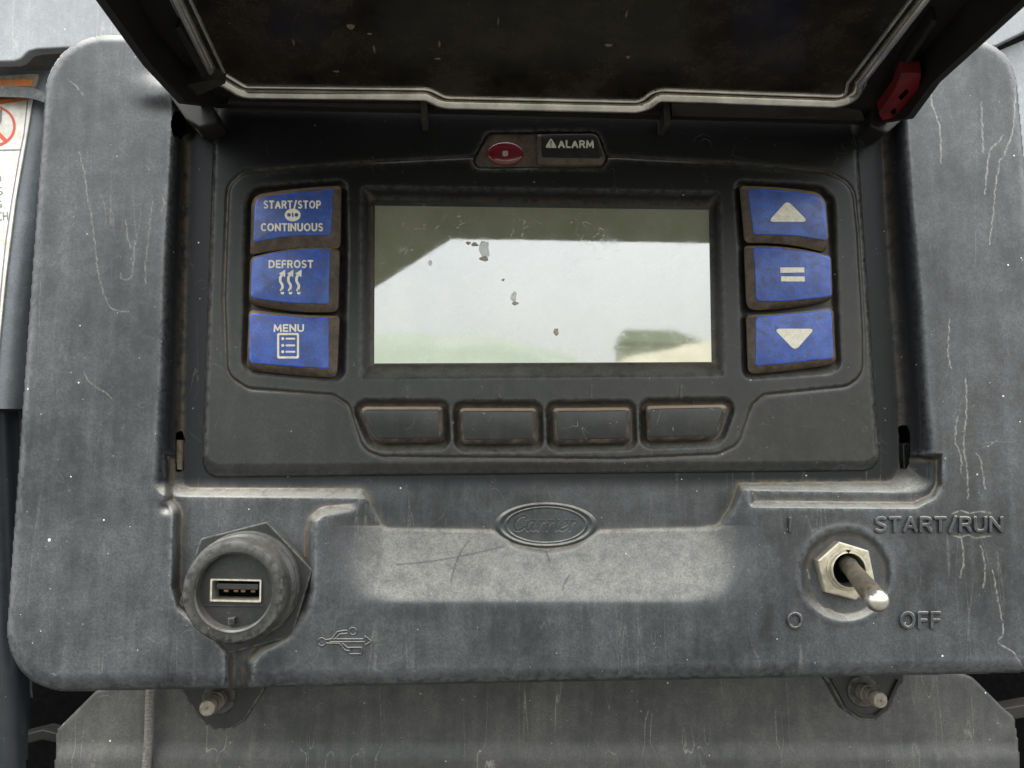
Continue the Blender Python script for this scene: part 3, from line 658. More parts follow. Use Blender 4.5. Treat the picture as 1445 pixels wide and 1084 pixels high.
SOFT = [fillet([(505, 574), (624, 574), (626, 624), (528, 626)], [8, 5, 6, 18], 5), fillet([(648, 576), (757, 576), (758, 626), (651, 627)], [6, 6, 6, 6], 5),
        fillet([(779, 576), (889, 575), (890, 625), (782, 627)], [6, 6, 6, 6], 5), fillet([(911, 573), (1030, 571), (1012, 620), (913, 623)], [6, 8, 16, 6], 5)]
FACE = -6.2
def H_mod(X, Y):
    H = np.full_like(X, FACE)
    d = sdf(PLAT, X, Y)
    H += .30 * sm(4, -4, d); H -= .42 * np.exp(-(d / 2.2) ** 2)
    for wp in (WELL_L, WELL_R):
        d = sdf(wp, X, Y); H = lerp(H, FACE - 1.5, sm(1, -15, d))
    for p in SOFT:
        d = sdf(p, X, Y); H = lerp(H, FACE - 1.1, sm(13, 1, d))
    d = sdf(ALARM, X, Y); H = lerp(H, FACE - 1.5, sm(1, -5, d))
    t = between(SCR_O, SCR_I, X, Y); H = lerp(H, -8.8, t)
    for tx in (575, 705, 834, 961):
        H += .32 * np.exp(-((X - tx) / 1.8) ** 2) * sm(543, 546, Y) * (1 - sm(562, 565, Y))
    e = -sdf(MOD, X, Y)
    wv = 8 + 16 * sm(640, 660, Y) ; q = np.clip(e / wv, 0, 1); H -= 1.9 * (1 - np.sqrt(np.clip(1 - (1 - q) ** 2, 0, 1)))
    H += .06 * np.sin(X / 90) * np.sin(Y / 70 + 1)
    drop = np.where(e < 0, np.clip(-e / 2.0, 0, 1) * -2.6, 0)
    keep = e > -2.2
    keep &= ~((X > 535) & (X < 993) & (Y > 298) & (Y < 505))
    return H, H + drop, keep, -e
mb = at(763, 670, -8)
mod = thing('keypad_module', mb, 'black keypad unit with blue keys either side of a greenish screen', 'control panel')
def C_mod(X, Y): return .9 * sm(560, 200, Y)     # lid's shade painted in: less grime towards the hinge
hfield('faceplate', 276, 1250, 136, 680, 1.3, H_mod, M_face, mod, dirt_r=5, dirt_k=2.2, dustless_shade=C_mod)

# screen ------------------------------------------------------------
m = NT('screen_glass')
n1 = m.noise(60, 3, .6); n2 = m.noise(3, 3, .7)
c = m.mix(m.ramp(n1, .3, .7), (.23, .235, .165), (.27, .275, .20))
tr = m.trails(26, .004, (3, 3, 3), .8); g = m.ramp(m.noise(50, 2, off=(8, 8, 2)), .5, .62)
film = m.math('MULTIPLY', m.ramp(n2, .3, .75), m.ramp(m.noise(40, 4, .7, off=(4, 4, 4)), .35, .7))
c = m.mix(m.math('MULTIPLY', film, .32), c, (.42, .40, .34))
c = m.mix(m.math('MULTIPLY', m.math('MULTIPLY', tr, g), .35), c, (.33, .28, .2))
c = m.mix(m.specks(17, .06, .6), c, (.33, .27, .17))
m.set('Base Color', c); m.set('Roughness', m.ramp(film, 0, 1, .03, .085)); m.set('IOR', 3.3)
bb = m.bump(m.noise(60, 2, .5, off=(2, 1, 0)), .012, .0005); bb = m.bump(m.math('MULTIPLY', m.math('MULTIPLY', tr, g), -1.0), .10, .00004, bb); bb = m.bump(m.math('MULTIPLY', m.noise(5, 2, .6), m.ramp(m.noise(50, 2, off=(9, 2, 2)), .5, .62)), .03, .00004, bb)
m.set('Normal', bb); M_screen = m.m
scr = prism('screen', [(529, 286), (1000, 293), (1004, 511), (528, 513)], -8.55, -9.6, M_screen, mod, label='greenish display glass with dried drips')
prism('screen_edge_seal', fillet([(527, 284), (1002, 291), (1002, 296), (527, 290)], 1, 2), -8.3, -8.7, M_face, scr)
M_drip = simple('dried_drip', (.33, .25, .15), .5, 0, .4, 4, .3, dust=(.55, .5, .42), dusta=.6)
def blob(name, cx, cy, rx, ry, d, h, mat, parent, rg=0.25, seed=0):
    r_ = random.Random(seed); n = 18; ph = [r_.uniform(0, 6.28) for _ in range(3)]
    out = [(cx + rx * math.cos(a) * (1 + rg * math.sin(2 * a + ph[0]) * .5 + rg * math.sin(3 * a + ph[1]) * .5), cy + ry * math.sin(a) * (1 + rg * math.sin(3 * a + ph[2]) * .5)) for a in [2 * math.pi * i / n for i in range(n)]]
    mid = [((x - cx) * .6 + cx, (y - cy) * .6 + cy) for x, y in out]
    return loft(name, [(out, d - .05), (out, d + h * .3), (mid, d + h)], mat, parent, smooth=80)
M_water = NT('clear_drip'); M_water.set('Base Color', (.62, .63, .58)); M_water.set('Roughness', .12); M_water.set('Alpha', .45); M_water = M_water.m
for i, (cx, cy, rx, ry, mt) in enumerate([(684, 352, 8, 13, M_water), (683, 365, 5.5, 3.5, M_drip), (670, 345, 5, 2.6, M_drip), (661, 343, 3, 2.2, M_drip), (727, 428, 4, 2.6, M_drip), (725, 419, 4.5, 7, M_water), (785, 468, 4, 5, M_drip),
                                        (607, 371, 2.5, 4, M_water), (648, 305, 3, 2, M_drip), (599, 318, 2, 2, M_drip), (568, 316, 1.7, 1.8, M_drip), (806, 314, 2, 1.6, M_drip), (710, 395, 2, 1.6, M_drip)]):
    blob('dried_drip', cx, cy, rx, ry, -8.52, .25, mt, scr, .35, i)

# big blue keys ------------------------------------------------------
KTOP = -3.6; KFL = -7.6
def bigkey(outer, ob, orad, face, fb, frad, label):
    o_ = curved(outer, ob, orad); f_ = curved(face, fb, frad)
    f2 = inset(f_, -1.6)
    body = loft('key', [(o_, KFL), (o_, KFL + 2.2), (inset(o_, 1.0), KFL + 2.7), (f2, KTOP - .15), (inset(f_, .3), KTOP)], M_keyside, mod, smooth=40, label=label)
    loft('key_cap', [(f_, KTOP - .3), (f_, KTOP + .06), (inset(f_, .7), KTOP + .18), (inset(f_, 1.9), KTOP + .24)], M_key, body, smooth=60)
    return body
PR = KTOP + .30
k1 = bigkey([(355, 275), (482, 262), (481, 352), (353, 360)], [2, 0, -4, 0], [16, 6, 8, 4], [(360, 280), (470, 267), (467, 333), (358, 342)], [1.5, 0, -4, 0], [12, 2, 5, 4], 'top left blue key marked START/STOP CONTINUOUS')
k2 = bigkey([(353, 362), (480, 351), (478, 442), (351, 430)], [5, 0, 4, 0], [9, 6, 9, 10], [(356, 364), (466, 351), (464, 429), (354, 420)], [4, 0, 3, 0], [7, 3, 3, 5], 'middle left blue key marked DEFROST')
k3 = bigkey([(351, 437), (480, 446), (476, 534), (348, 522)], [-2, 0, 1, 0], [7, 6, 8, 10], [(353, 442), (464, 449), (464, 521), (352, 512)], [-1.5, 0, 0, 0], [5, 3, 3, 7], 'bottom left blue key marked MENU')
k4 = bigkey([(1043, 262), (1165, 272), (1169, 357), (1050, 343)], [2, 0, -4, 0], [6, 20, 10, 9], [(1055, 266), (1163, 277), (1168, 340), (1063, 331)], [1.5, 0, -3, 0], [3, 14, 5, 4], 'top right blue key marked with an up triangle')
k5 = bigkey([(1049, 346), (1172, 360), (1174, 424), (1053, 440)], [4, 0, 3, 0], [6, 8, 8, 12], [(1063, 349), (1171, 362), (1173, 418), (1067, 426)], [3, 0, 2, 0], [3, 5, 4, 6], 'middle right blue key marked with two bars')
k6 = bigkey([(1052, 445), (1176, 433), (1180, 514), (1055, 529)], [-2, 0, 1, 0], [6, 9, 9, 9], [(1066, 447), (1173, 436), (1176, 506), (1066, 517)], [-1.5, 0, 0, 0], [4, 6, 4, 4], 'bottom right blue key marked with a down triangle')
tkw = dict(offset=.042, extrude=0.0, res=3)
print_text('START/STOP', 372, 283, 453, 294.5, PR, M_print, k1, 2.3)
print_text('CONTINUOUS', 368, 315, 456, 326.5, PR, M_print, k1, 2.3)
def annulus(cx, cy, ro, ri, n=28): return [(cx + ro * math.cos(2 * math.pi * i / n), cy + ro * math.sin(2 * math.pi * i / n)) for i in range(n + 1)] + [(cx + ri * math.cos(-2 * math.pi * i / n), cy + ri * math.sin(-2 * math.pi * i / n)) for i in range(n + 1)]
def tess_flat(name, polys, d, mat, parent, thick=.0):
    loops = [[Vector((x, y, 0)) for x, y in p] for p in polys]; tris = tessellate_polygon(loops)
    a = np.array([q for p in polys for q in p], float); V = at(a[:, 0], a[:, 1], d)
    return mesh_obj(name, V, [tuple(t) for t in tris], mat, parent, None)
tess_flat('legend', [circ(413, 303.5, 11.3, 9), circ(407.8, 303.4, 2.7, 2.7)[::-1], circ(418.2, 303.4, 2.7, 2.7)[::-1], [(411.9, 300.5), (414.1, 300.5), (414.1, 306.3), (411.9, 306.3)][::-1]], PR, M_print, k1)
print_text('DEFROST', 379, 367, 442, 378.5, PR, M_print, k2, 2.3)
arrows = []
for i, ax in enumerate((397, 408.5, 420)):
    P = [(ax - 1, 411), (ax + 1.6, 406), (ax + 1.4, 402), (ax - 1.6, 397), (ax - 1.6, 392), (ax + .6, 388)]
    Q = []
    for j in range(len(P) - 1):
        for t in (0, .33, .66): Q.append((P[j][0] * (1 - t) + P[j + 1][0] * t, P[j][1] * (1 - t) + P[j + 1][1] * t))
    Q.append(P[-1]); arrows.append(stroke(Q, 3.6)); arrows.append([(ax - 3.4, 386.2), (ax + 5.5, 380.5), (ax + 5.2, 391)])
    arrows.append(circ(ax + 1.5, 413, 2.5, 2.7, 12) ); arrows.append([(ax - .4, 412), (ax + 1.5, 408), (ax + 3.4, 412)])
flat('legend', arrows, PR, M_print, k2, .05)
print_text('MENU', 386, 457.5, 429, 468.5, PR, M_print, k3, 2.3)
fr = fillet([(391, 470), (422, 470), (422, 506), (391, 506)], 2.2, 3); fi = fillet([(394, 473), (419, 473), (419, 503), (394, 503)], 1, 3)
tess_flat('legend', [fr, fi[::-1]], PR, M_print, k3)
it = []
for yy in (478, 487.5, 496.5):
    it.append(circ(399, yy, 2.1, 2.1, 12)); it.append(fillet([(403, yy - 1.3), (416.5, yy - 1.3), (416.5, yy + 1.3), (403, yy + 1.3)], .8, 2))
flat('legend', it, PR, M_print, k3, .05)
flat('legend', [fillet([(1111, 283), (1141, 313), (1084, 313)], [6, 3, 3], 4)], PR, M_print, k4, .05)
flat('legend', [[(1101, 377.5), (1135, 377.5), (1135.3, 384.6), (1101.5, 385)], [(1102, 390), (1135.5, 390.3), (1136, 397.2), (1102.3, 397.2)]], PR, M_print, k5, .05)
flat('legend', [fillet([(1092, 464), (1150, 464), (1122, 495)], [3, 3, 6], 4)], PR, M_print, k6, .05)
# four soft keys under the screen
SFACE = [fillet([(509, 578), (619, 578), (620, 618), (530, 620)], [6, 2, 2, 12], 5), fillet([(652, 580), (752, 580), (753, 620), (655, 621)], [3, 2, 2, 3], 5),
         fillet([(785, 580), (884, 579), (885, 619), (787, 621)], [3, 2, 2, 3], 5), fillet([(917, 577), (1023, 575), (1008, 615), (918, 617)], [3, 5, 12, 3], 5)]
SL = ['first soft key from the left, slanted outer end', 'second soft key from the left', 'third soft key from the left', 'fourth soft key from the left, slanted outer end']
for o_, f_, lb in zip(SOFT, SFACE, SL):
    b = loft('soft_key', [(o_, KFL), (o_, -5.4), (inset(o_, .8), -5.0), (inset(f_, -1.2), -4.3), (f_, -4.15)], M_softside, mod, smooth=40, label=lb)
    loft('key_cap', [(f_, -4.4), (f_, -4.12), (inset(f_, .8), -4.0), (inset(f_, 1.5), -3.96)], M_softkey, b, smooth=60)
# alarm lamp and key
pl = prism('alarm_surround', fillet([(690, 190), (842, 189), (856, 226), (849, 235), (675, 236), (669, 227)], [10, 10, 7, 6, 7, 8], 4), -6.7, -7.8, M_keyside, mod, bev=1.5, label='brown dusty oval surround of the alarm lamp')
M_lens = NT('red_lens'); M_lens.set('Base Color', (.13, .006, .014)); M_lens.set('Roughness', .22); M_lens.set('Coat Weight', .6); M_lens = M_lens.m
lens = loft('alarm_lamp', [(circ(713, 217, 26 * q, 17 * q, 40), -6.75 + h) for q, h in ((1, -.3), (1, .15), (.92, .45), (.75, .68), (.5, .82), (.2, .88))], M_lens, pl, smooth=60)
flat('painted_lamp_glint', [fillet([(709, 213), (717, 212.5), (717, 220), (709, 221)], 2, 2)], -5.82, simple('lamp_glint_paint', (.33, .29, .25), .2, 0, .5, 3), lens, .1)  # pale chip painted in as the highlight on the red lens
ak = loft('alarm_key', [(fillet([(757, 190), (842, 189), (857, 226), (848, 234), (757, 234)], [3, 10, 8, 6, 5], 4), -7.0), (fillet([(758, 190), (842, 189), (856, 226), (848, 233), (758, 233)], [3, 10, 8, 6, 5], 4), -6.1),
                       (fillet([(762, 190), (841, 189), (852, 221), (846, 224), (763, 223)], [3, 9, 5, 3, 3], 4), -5.2)], M_keyside, mod, smooth=40, label='alarm key with dark cap')
loft('key_cap', [(fillet([(763, 190), (841, 189), (852, 221), (846, 224), (764, 223)], [3, 9, 5, 3, 3], 4), -5.3), (fillet([(764, 191), (840, 190), (850, 220), (845, 223), (765, 222)], [3, 9, 5, 3, 3], 4), -5.05)], M_softkey, ak, smooth=40)
print_text('ALARM', 787.5, 198, 838, 209, -5.0, M_print, ak, 2.4)
tess_flat('legend', [fillet([(777.5, 194.5), (786.5, 209), (769, 208.5)], 1.5, 2), [(776.6, 198.5), (778.4, 198.5), (778.2, 204.5), (776.9, 204.5)][::-1], [(776.7, 205.5), (778.3, 205.5), (778.3, 207.2), (776.7, 207.2)][::-1]], -5.0, M_print, ak)

# ------------------------------------------------------------------ usb socket
cU = at(np.array([329.5]), np.array([835.5]), 9)[0]; ux, uz = cU[0], cU[2]
usb = thing('usb_socket', (ux, .0048, uz), 'black round usb port with a threaded collar and large hexagonal nut, left of the badge', 'usb port')
HEX = [(377, 736), (441, 804), (412, 899), (319, 923), (252, 851), (283, 760)]
prism('hex_nut', fillet(HEX, [3] * 6, 2), -1.2, -5.2, M_usb, usb, bev=1.6)
lathe('threaded_collar', ux, uz, [(12.6, -1.3), (12.6, .0), (12.3, .6), (11.9, .7), (11.9, 1.5), (12.1, 1.8), (11.7, 2.2), (11.9, 2.8), (12.1, 3.1), (11.7, 3.5), (11.9, 4.2), (12.1, 4.5), (11.7, 4.9), (11.6, 5.6), (11.4, 6), (11.3, 8.2), (10.9, 8.9), (10.4, 9.1), (8.7, 9.1), (8.3, 8.7), (8.25, 5.0)], M_usb, usb, n=96, smooth=30)
def proj(P):
    q = (np.asarray(P) - CAM) @ RM; return CX + F_PX * q[..., 0] / -q[..., 2], CY - F_PX * q[..., 1] / -q[..., 2]
th_ = np.linspace(0, 2 * math.pi, 64, endpoint=False)
qx, qy = proj(np.stack([ux + .00828 * np.cos(th_), np.full(64, -.00545), uz + .00828 * np.sin(th_)], 1))
def rotq(pts, cx, cy, a): return [(cx + (x - cx) * math.cos(a) - (y - cy) * math.sin(a), cy + (x - cx) * math.sin(a) + (y - cy) * math.cos(a)) for x, y in pts]
hole = rotq([(298, 819), (367.5, 819), (367.5, 848), (298, 848)], 332, 833, .02)
ins = tess_flat('socket_insert', [list(zip(qx, qy)), hole], 5.45, M_usb, usb)
def rotq(pts, cx, cy, a): return [(cx + (x - cx) * math.cos(a) - (y - cy) * math.sin(a), cy + (x - cx) * math.sin(a) + (y - cy) * math.cos(a)) for x, y in pts]
po = rotq(fillet([(296, 817), (369, 817), (369, 850), (296, 850)], 2, 3), 332, 833, .02); pi_ = rotq(fillet([(299.5, 820), (366, 820), (366, 846.5), (299.5, 846.5)], 1.5, 3), 332, 833, .02)
rings = [at(*np.array(p).T, d) for p, d in ((po, 5.3), (po, 6.0), (inset(po, .6), 6.2), (inset(pi_, -.4), 6.2), (pi_, 6.0))]
r5 = rings[-1].copy(); r5[:, 1] = -.0001; rings.append(r5)
V, Fc = rings_mesh(rings, cap0=False, cap1=False)
ps = fixn(mesh_obj('port_shell', V, Fc, M_portm, ins, 30))
prism('port_floor', pi_, 1.2, 0.6, M_void, ins)
prism('port_tongue', rotq([(306, 824), (364, 824), (364, 832), (306, 832)], 332, 833, .02), 5.2, 1.2, simple('tongue_plastic', (.018, .0185, .02), .4), ins, bev=.6)
for cx in (319, 333, 343, 357):
    flat('contact', [rotq([(cx - 3, 832.5), (cx + 3, 832.5), (cx + 3, 835.5), (cx - 3, 835.5)], 332, 833, .02)], 5.0, M_gold, ins, .3)
ridge('insert_rib', [[(288, 855), (372, 855.5)]], 2.2, .35, M_usb, ins, 5.45)
prism('key_tab', [(321, 873), (331, 872), (331, 881), (322, 882)], 7.0, 5.4, M_usb, ins, bev=1)

# ------------------------------------------------------------------ toggle switch
cT = at(np.array([1196.]), np.array([804.]), 1.5)[0]; tx, tz = cT[0], cT[2]
tog = thing('toggle_switch', (tx, .0013, tz), 'metal toggle switch with bat lever pointing down right, between the raised I and O marks', 'toggle switch')
THEX = [(1184, 764), (1226, 777), (1235, 822), (1208, 847), (1165, 836), (1154, 791)]
prism('hex_nut', fillet(THEX, 2, 6), 1.2, -1.25, M_steel, tog, bev=1.8, hole=(tx, tz, 4.95))
lathe('threaded_bushing', tx, tz, [(5.05, 1.1), (5.05, 1.5), (4.9, 1.7), (4.6, 1.7), (4.55, 2.3), (4.4, 2.5), (4.05, 2.55), (3.95, 2.35)], M_steel, tog, n=64)
lathe('bushing_bore', tx, tz, [(3.95, 2.35), (3.8, 0), (3.5, -1.1)], simple('shaded_bore_steel', (.13, .115, .09), .5, .6, .3, 6), tog, n=64)  # darker copy of the bushing steel; the bore's shade is in its colour
flat('key_notch', [[(1194, 776.5), (1201, 776.5), (1197.5, 781)]], 2.56, M_void, tog, .3)
A = at(np.array([1194.]), np.array([794.]), -2.0)[0]; B = at(np.array([1237.5]), np.array([847.]), 24)[0]
ts = np.linspace(0, 1, 30); path = [A + (B - A) * t for t in ts]
rad = [(.00222 if t < .12 else .00202 + .00030 * sm(.15, .85, np.array(t))) for t in ts]
ball_r = .00248; Lth = np.linalg.norm(B - A)
path2 = []; rad2 = []
for t, r_ in zip(ts, rad):
    if (1 - t) * Lth > ball_r * .6: path2.append(A + (B - A) * t); rad2.append(float(r_))
sweep('lever', path2, rad2, M_lever, tog, n=32)
ringb = []; bd = (B - A) / Lth
pathb = [B + bd * ball_r * math.sin(a) for a in np.linspace(-.62, 1.55, 16)]; radb = [ball_r * math.cos(a) for a in np.linspace(-.62, 1.55, 16)]
sweep('lever_tip', pathb, radb, M_ball, tog, n=32)
lathe('cavity_shade_disc', tx, tz, [(3.6, -1.05), (.01, -1.0)], M_void, tog, n=40)  # flat black disc painted in for the shade down the bore

# ------------------------------------------------------------------ lid
TH = math.radians(8.5)
lv = np.array([0, -math.cos(TH), math.sin(TH)]); ln = np.array([0, -math.sin(TH), -math.cos(TH)]); lu = np.array([1.0, 0, 0])
LP = at(np.array([740.]), np.array([160.]), -4.5)[0]
def lid_uv(px, py, w_=0.0):
    P = onplane(np.array([float(px)]), np.array([float(py)]), LP + ln * w_ * .001, ln)[0] - LP
    return (float(P @ lu) * 1000, float(P @ lv) * 1000)
def LW(u, v, w_): 
    u = np.asarray(u, float); v = np.asarray(v, float); w_ = np.asarray(w_, float)
    return LP + (u[..., None] * lu + v[..., None] * lv + w_[..., None] * ln) * .001
VF = 100.0; SK = 9.0
lidbase = LP.copy()
lid = thing('access_lid', lidbase, 'black hinged lid with a dark window, swung up open above the keypad', 'lid')
o1 = [lid_uv(*p, SK) for p in ((286, 168), (252, 146), (205, 92), (145, 0))]
o2 = [lid_uv(*p, SK) for p in ((1435, 0), (1340, 117), (1290, 166), (1262, 186))]
# make the long sides parallel to v and run on to the far end
ul = o1[-1][0]; ur = o2[0][0]
outer = [(max(o1[0][0], -80), 0.5), (o1[1][0], max(o1[1][1], 3)), (ul, max(o1[2][1], 12)), (ul, VF - 8), (ul + 8, VF), (ur - 8, VF), (ur, VF - 8), (ur, max(o2[1][1], 10)), (o2[2][0], max(o2[2][1], 3)), (min(o2[3][0], 95), 0.5)]
print('LID', outer)
W0 = 1.6
win_px = [(334, 106), (345, 124), (604, 127), (628, 139), (905, 145), (926, 128), (1196, 138), (1209, 118)]
win = [lid_uv(*p, W0) for p in win_px]; print('WIN', win)
wl = lid_uv(265, 0, W0)[0]; wr = lid_uv(1288, 0, W0)[0]
win = [(wl, win[0][1])] + win[1:-1] + [(wr, win[-1][1])] + [(wr, VF - 12), (wl, VF - 12)]
winr = fillet(win, [1, 2.0, 3, 3, 3, 3, 2.0, 1, 4, 4], 5)
def lid_prism(name, pts, w1, w0, mat, parent, holes=(), bev=0.0, **kw):
    loops = [pts] + list(holes); fl = [q for p in loops for q in p]; a = np.array(fl); n = len(fl)
    tr_ = tessellate_polygon([[Vector((x, y, 0)) for x, y in p] for p in loops])
    V = list(LW(a[:, 0], a[:, 1], np.full(n, w1))) + list(LW(a[:, 0], a[:, 1], np.full(n, w0)))
    Fc = [tuple(t) for t in tr_] + [tuple(n + i for i in reversed(t)) for t in tr_]; b = 0
    for p in loops:
        k = len(p)
        for j in range(k):
            j2 = (j + 1) % k; Fc.append((b + j, b + j2, n + b + j2, n + b + j))
        b += k
    return fixn(mesh_obj(name, V, Fc, mat, parent, 30, **kw))
lid_prism('lid_frame', fillet(outer, [1, 4, 4, 2, 6, 6, 2, 4, 4, 1], 4), 0, -2.5, M_lid, lid, holes=[winr[::-1]])
# skirt: walls hanging from the outer edge
fo = fillet(outer, [1, 4, 4, 2, 6, 6, 2, 4, 4, 1], 4)
a = np.array(fo); b = np.array(inset(fo, 1.8))
half = len(fo)
seq = list(range(0, half))
rings = [LW(a[:, 0], a[:, 1], np.full(half, -2.5)), LW(a[:, 0], a[:, 1], np.full(half, SK)), LW(b[:, 0], b[:, 1], np.full(half, SK)), LW(b[:, 0], b[:, 1], np.full(half, -.0))]
# skirt is low along the hinge side, deep at the far end
fv = np.clip((a[:, 1] - 1) / 6, 0, 1); deep = SK + 7 * np.clip((a[:, 1] - 60) / 35, 0, 1)
hh = fv * deep + (1 - fv) * 1.2
rings = [LW(a[:, 0], a[:, 1], np.full(half, -2.5)), LW(a[:, 0], a[:, 1], hh), LW(b[:, 0], b[:, 1], hh), LW(b[:, 0], b[:, 1], np.full(half, -.0))]
V, Fc = rings_mesh(rings, cap0=False, cap1=False); fixn(mesh_obj('lid_skirt', V, Fc, M_lid, lid, 40))
fl_ = []  # made-up wedge under the lid, added only to darken the screen's reflection
for u_, dz in ((-21, 0), (-62, 27), (-88, 27), (-88, -6), (-21, -6)): fl_.append((u_, dz))
Vf = []
for vv in (VF - 1.8, VF - .2):
    for u_, dz in fl_: Vf.append(LW(np.array([float(u_)]), np.array([vv]), np.array([16.0 + dz]))[0])
fixn(mesh_obj('added_wedge', Vf, [(0, 1, 2, 3, 4), (9, 8, 7, 6, 5)] + [(i, (i + 1) % 5, 5 + (i + 1) % 5, 5 + i) for i in range(5)], M_lid, lid, None))
m = NT('smoked_window'); n1 = m.noise(90, 5, .65); n2 = m.noise(3, 3, .7)
f = m.math('MULTIPLY', m.ramp(n1, .30, .85), m.ramp(n2, .25, .8, .4, 1.2))
c = m.mix(m.math('MULTIPLY', m.math('ADD', f, .12), .55), (.006, .005, .004), (.095, .074, .050))
s1 = m.math('MAXIMUM', m.specks(24, .06, .5), m.math('MULTIPLY', m.trails(60, .004, (5, 5, 5), .25), m.ramp(m.noise(60, 2, off=(1, 7, 7)), .56, .7, 0, .6)))
c = m.mix(m.math('MULTIPLY', s1, .5), c, (.30, .25, .18))
m.set('Base Color', c); m.set('Roughness', m.ramp(f, 0, .8, .16, .5)); m.set('Specular IOR Level', .16); M_win = m.m
pane = lid_prism('window_pane', inset(winr, -1.0), 1.4, .3, M_win, lid, label='dirty smoked window pane')
M_flake = simple('flake_tan', (.20, .155, .10), .8)
# debris on pane
for i, (px, py, sx, sy) in enumerate([(495, 38, 5, 3), (528, 70, 1.2, 5), (521, 48, 3, 1), (620, 62, 1.5, 4), (618, 83, 4, 1), (475, 101, 4, 1), (859, 64, 5, 1.8), (886, 81, 2.5, 1.6), (414, 60, 1, 4), (703, 30, 1, 5), (884, 20, 1, 4)]):
    u_, v_ = lid_uv(px, py, 1.5); k = .165
    pts = [(u_ + sx * k * math.cos(t) * (1 + .3 * math.sin(3 * t + i)), v_ + sy * k * 1.6 * math.sin(t)) for t in np.linspace(0, 2 * math.pi, 11)[:-1]]
    lid_prism('dirt_flake', pts, 1.55, 1.3, M_flake, pane)
# rim: two rounded beads following the window edge
def lid_bead(name, base_, off, wdt, hgt, mat, w_=0.0, n=7):
    A_ = np.array(inset(base_, off)); rings = []
    for k in range(n):
        th = math.pi * k / (n - 1); q = np.array(inset(base_, off + math.cos(th) * wdt / 2))
        rings.append(LW(q[:, 0], q[:, 1], np.full(len(q), w_ + math.sin(th) * hgt)))
    V, Fc = rings_mesh(rings, cap0=False, cap1=False)
    return fixn(mesh_obj(name, V, Fc, mat, lid, 80))
lid_bead('window_rim', winr, -2.3, 2.8, 3.0, M_rim, .0, n=11)
lid_bead('window_rim', winr, .5, .8, .8, M_rim, 1.3)
lid_bead('rim_groove', winr, -4.0, .8, 1.0, M_rim, -.1)
# hinge side: bar, ribs and pegs
def lidpoly(name, px, w1, w0, mat, parent=lid, **kw): return lid_prism(name, [lid_uv(*p, w1) for p in px], w1, w0, mat, parent, **kw)
M_lidb = plastic('lid_edge_plastic', (.014, .012, .0095), (.085, .07, .05), amount=.40, rough=.6, specks=.3, attrs=False, seed=5)
lidpoly('hinge_bar', [(322, 143), (596, 148), (596, 160), (320, 156)], 1.2, -.5, M_lidb)
lidpoly('hinge_bar', [(612, 154), (932, 160), (934, 166), (612, 160)], 1.0, -.5, M_lidb)
lidpoly('hinge_bar', [(948, 146), (1190, 152), (1215, 156), (1222, 172), (948, 168)], 1.2, -.5, M_lidb)
for x in (598, 941):
    y = 137 if x < 700 else 144
    p = [(x - 4.5, y), (x + 5, y), (x + 4.5, y + 32), (x - 3.5, y + 32)]
    prism('hinge_peg', p, 1.0, -5.5, M_lidb, lid, bev=1.5)
# side arms near the hinge
for sgn, pts in ((-1, [(232, 125), (262, 108), (300, 150), (308, 172), (282, 180), (262, 168)]), (1, [(1292, 128), (1262, 118), (1232, 150), (1228, 178), (1252, 188), (1272, 170)])):
    prism('hinge_arm', fillet(pts, 6, 3), 2.0, -5.5, M_lid, lid, bev=2)
lidpoly('arm_web', [(262, 120), (305, 112), (318, 118), (272, 138)], 4.5, .5, M_lidb)
lidpoly('arm_rib', [(248, 40), (254, 38), (300, 122), (293, 126)], 3.5, -.5, M_lid)
lidpoly('arm_rib', [(1322, 30), (1316, 28), (1262, 110), (1268, 113)], 3.5, -.5, M_lid)
red = lidpoly('red_latch', [(1272, 103), (1300, 103), (1296, 126), (1262, 166), (1246, 170), (1240, 160), (1262, 128)], 6.0, 3.0, M_red, label='small red plastic catch')
for q in ([(1268, 138), (1279, 126), (1283, 130), (1272, 142)], [(1257, 158), (1263, 153), (1265, 158), (1260, 163)]):
    lidpoly('catch_slot', q, 6.15, 5.6, M_void, red)
prism('white_stop', fillet([(262, 160), (270, 159), (281, 180), (277, 183)], 1, 2), -1.5, -6, M_tan, lid, bev=1)
prism('white_stop', fillet([(1243, 174), (1252, 172), (1250, 186), (1240, 188)], 1, 2), -1.5, -6, M_print, lid, bev=1)

# ------------------------------------------------------------------ what lies behind and around the box
def plate(name, pts, d, mat, label, cat, thick=3, bev=1.5, group=None):
    o = prism(name, pts, d, d - thick, mat, None, bev=bev); tag(o, label, cat, group); return o
plate('sheet_metal_panel', [(-120, -120), (300, -120), (300, 64), (92, 67), (52, 69), (40, 72), (29, 83), (20, 86), (-120, 89)], -21, M_sheet, 'pale grey painted sheet with a stepped lower edge at top left behind the box', 'metal panel')
plate('sheet_metal_panel', [(1300, -120), (1560, -120), (1560, -8), (1446, 44), (1406, 64), (1300, 90)], -21, M_sheet, 'pale dusty sheet above the dark seam at top right corner', 'metal panel')
plate('sheet_metal_panel', [(1300, 110), (1404, 74), (1446, 56), (1560, 4), (1560, 420), (1300, 420)], -25, M_sheet, 'grey sheet below the dark seam behind the upper right rim', 'metal panel')
plate('rear_bracket', [(-60, 80), (120, 60), (120, 260), (60, 260), (44, 140), (-60, 150)], -34, M_brown, 'brown dusty recess plate under the stepped sheet at upper left', 'bracket')
lb_ = plate('tan_bracket', [(-40, 110), (40, 104.5), (53, 104), (51, 118), (47, 124), (-40, 126)], -30, M_tan, 'tan dust coated ledge above the black strap', 'bracket', thick=2)
flat('orange_strip', [[(-40, 116), (30, 112), (44, 112.5), (45, 121), (-40, 123)]], -29.8, M_orange, lb_, .2)
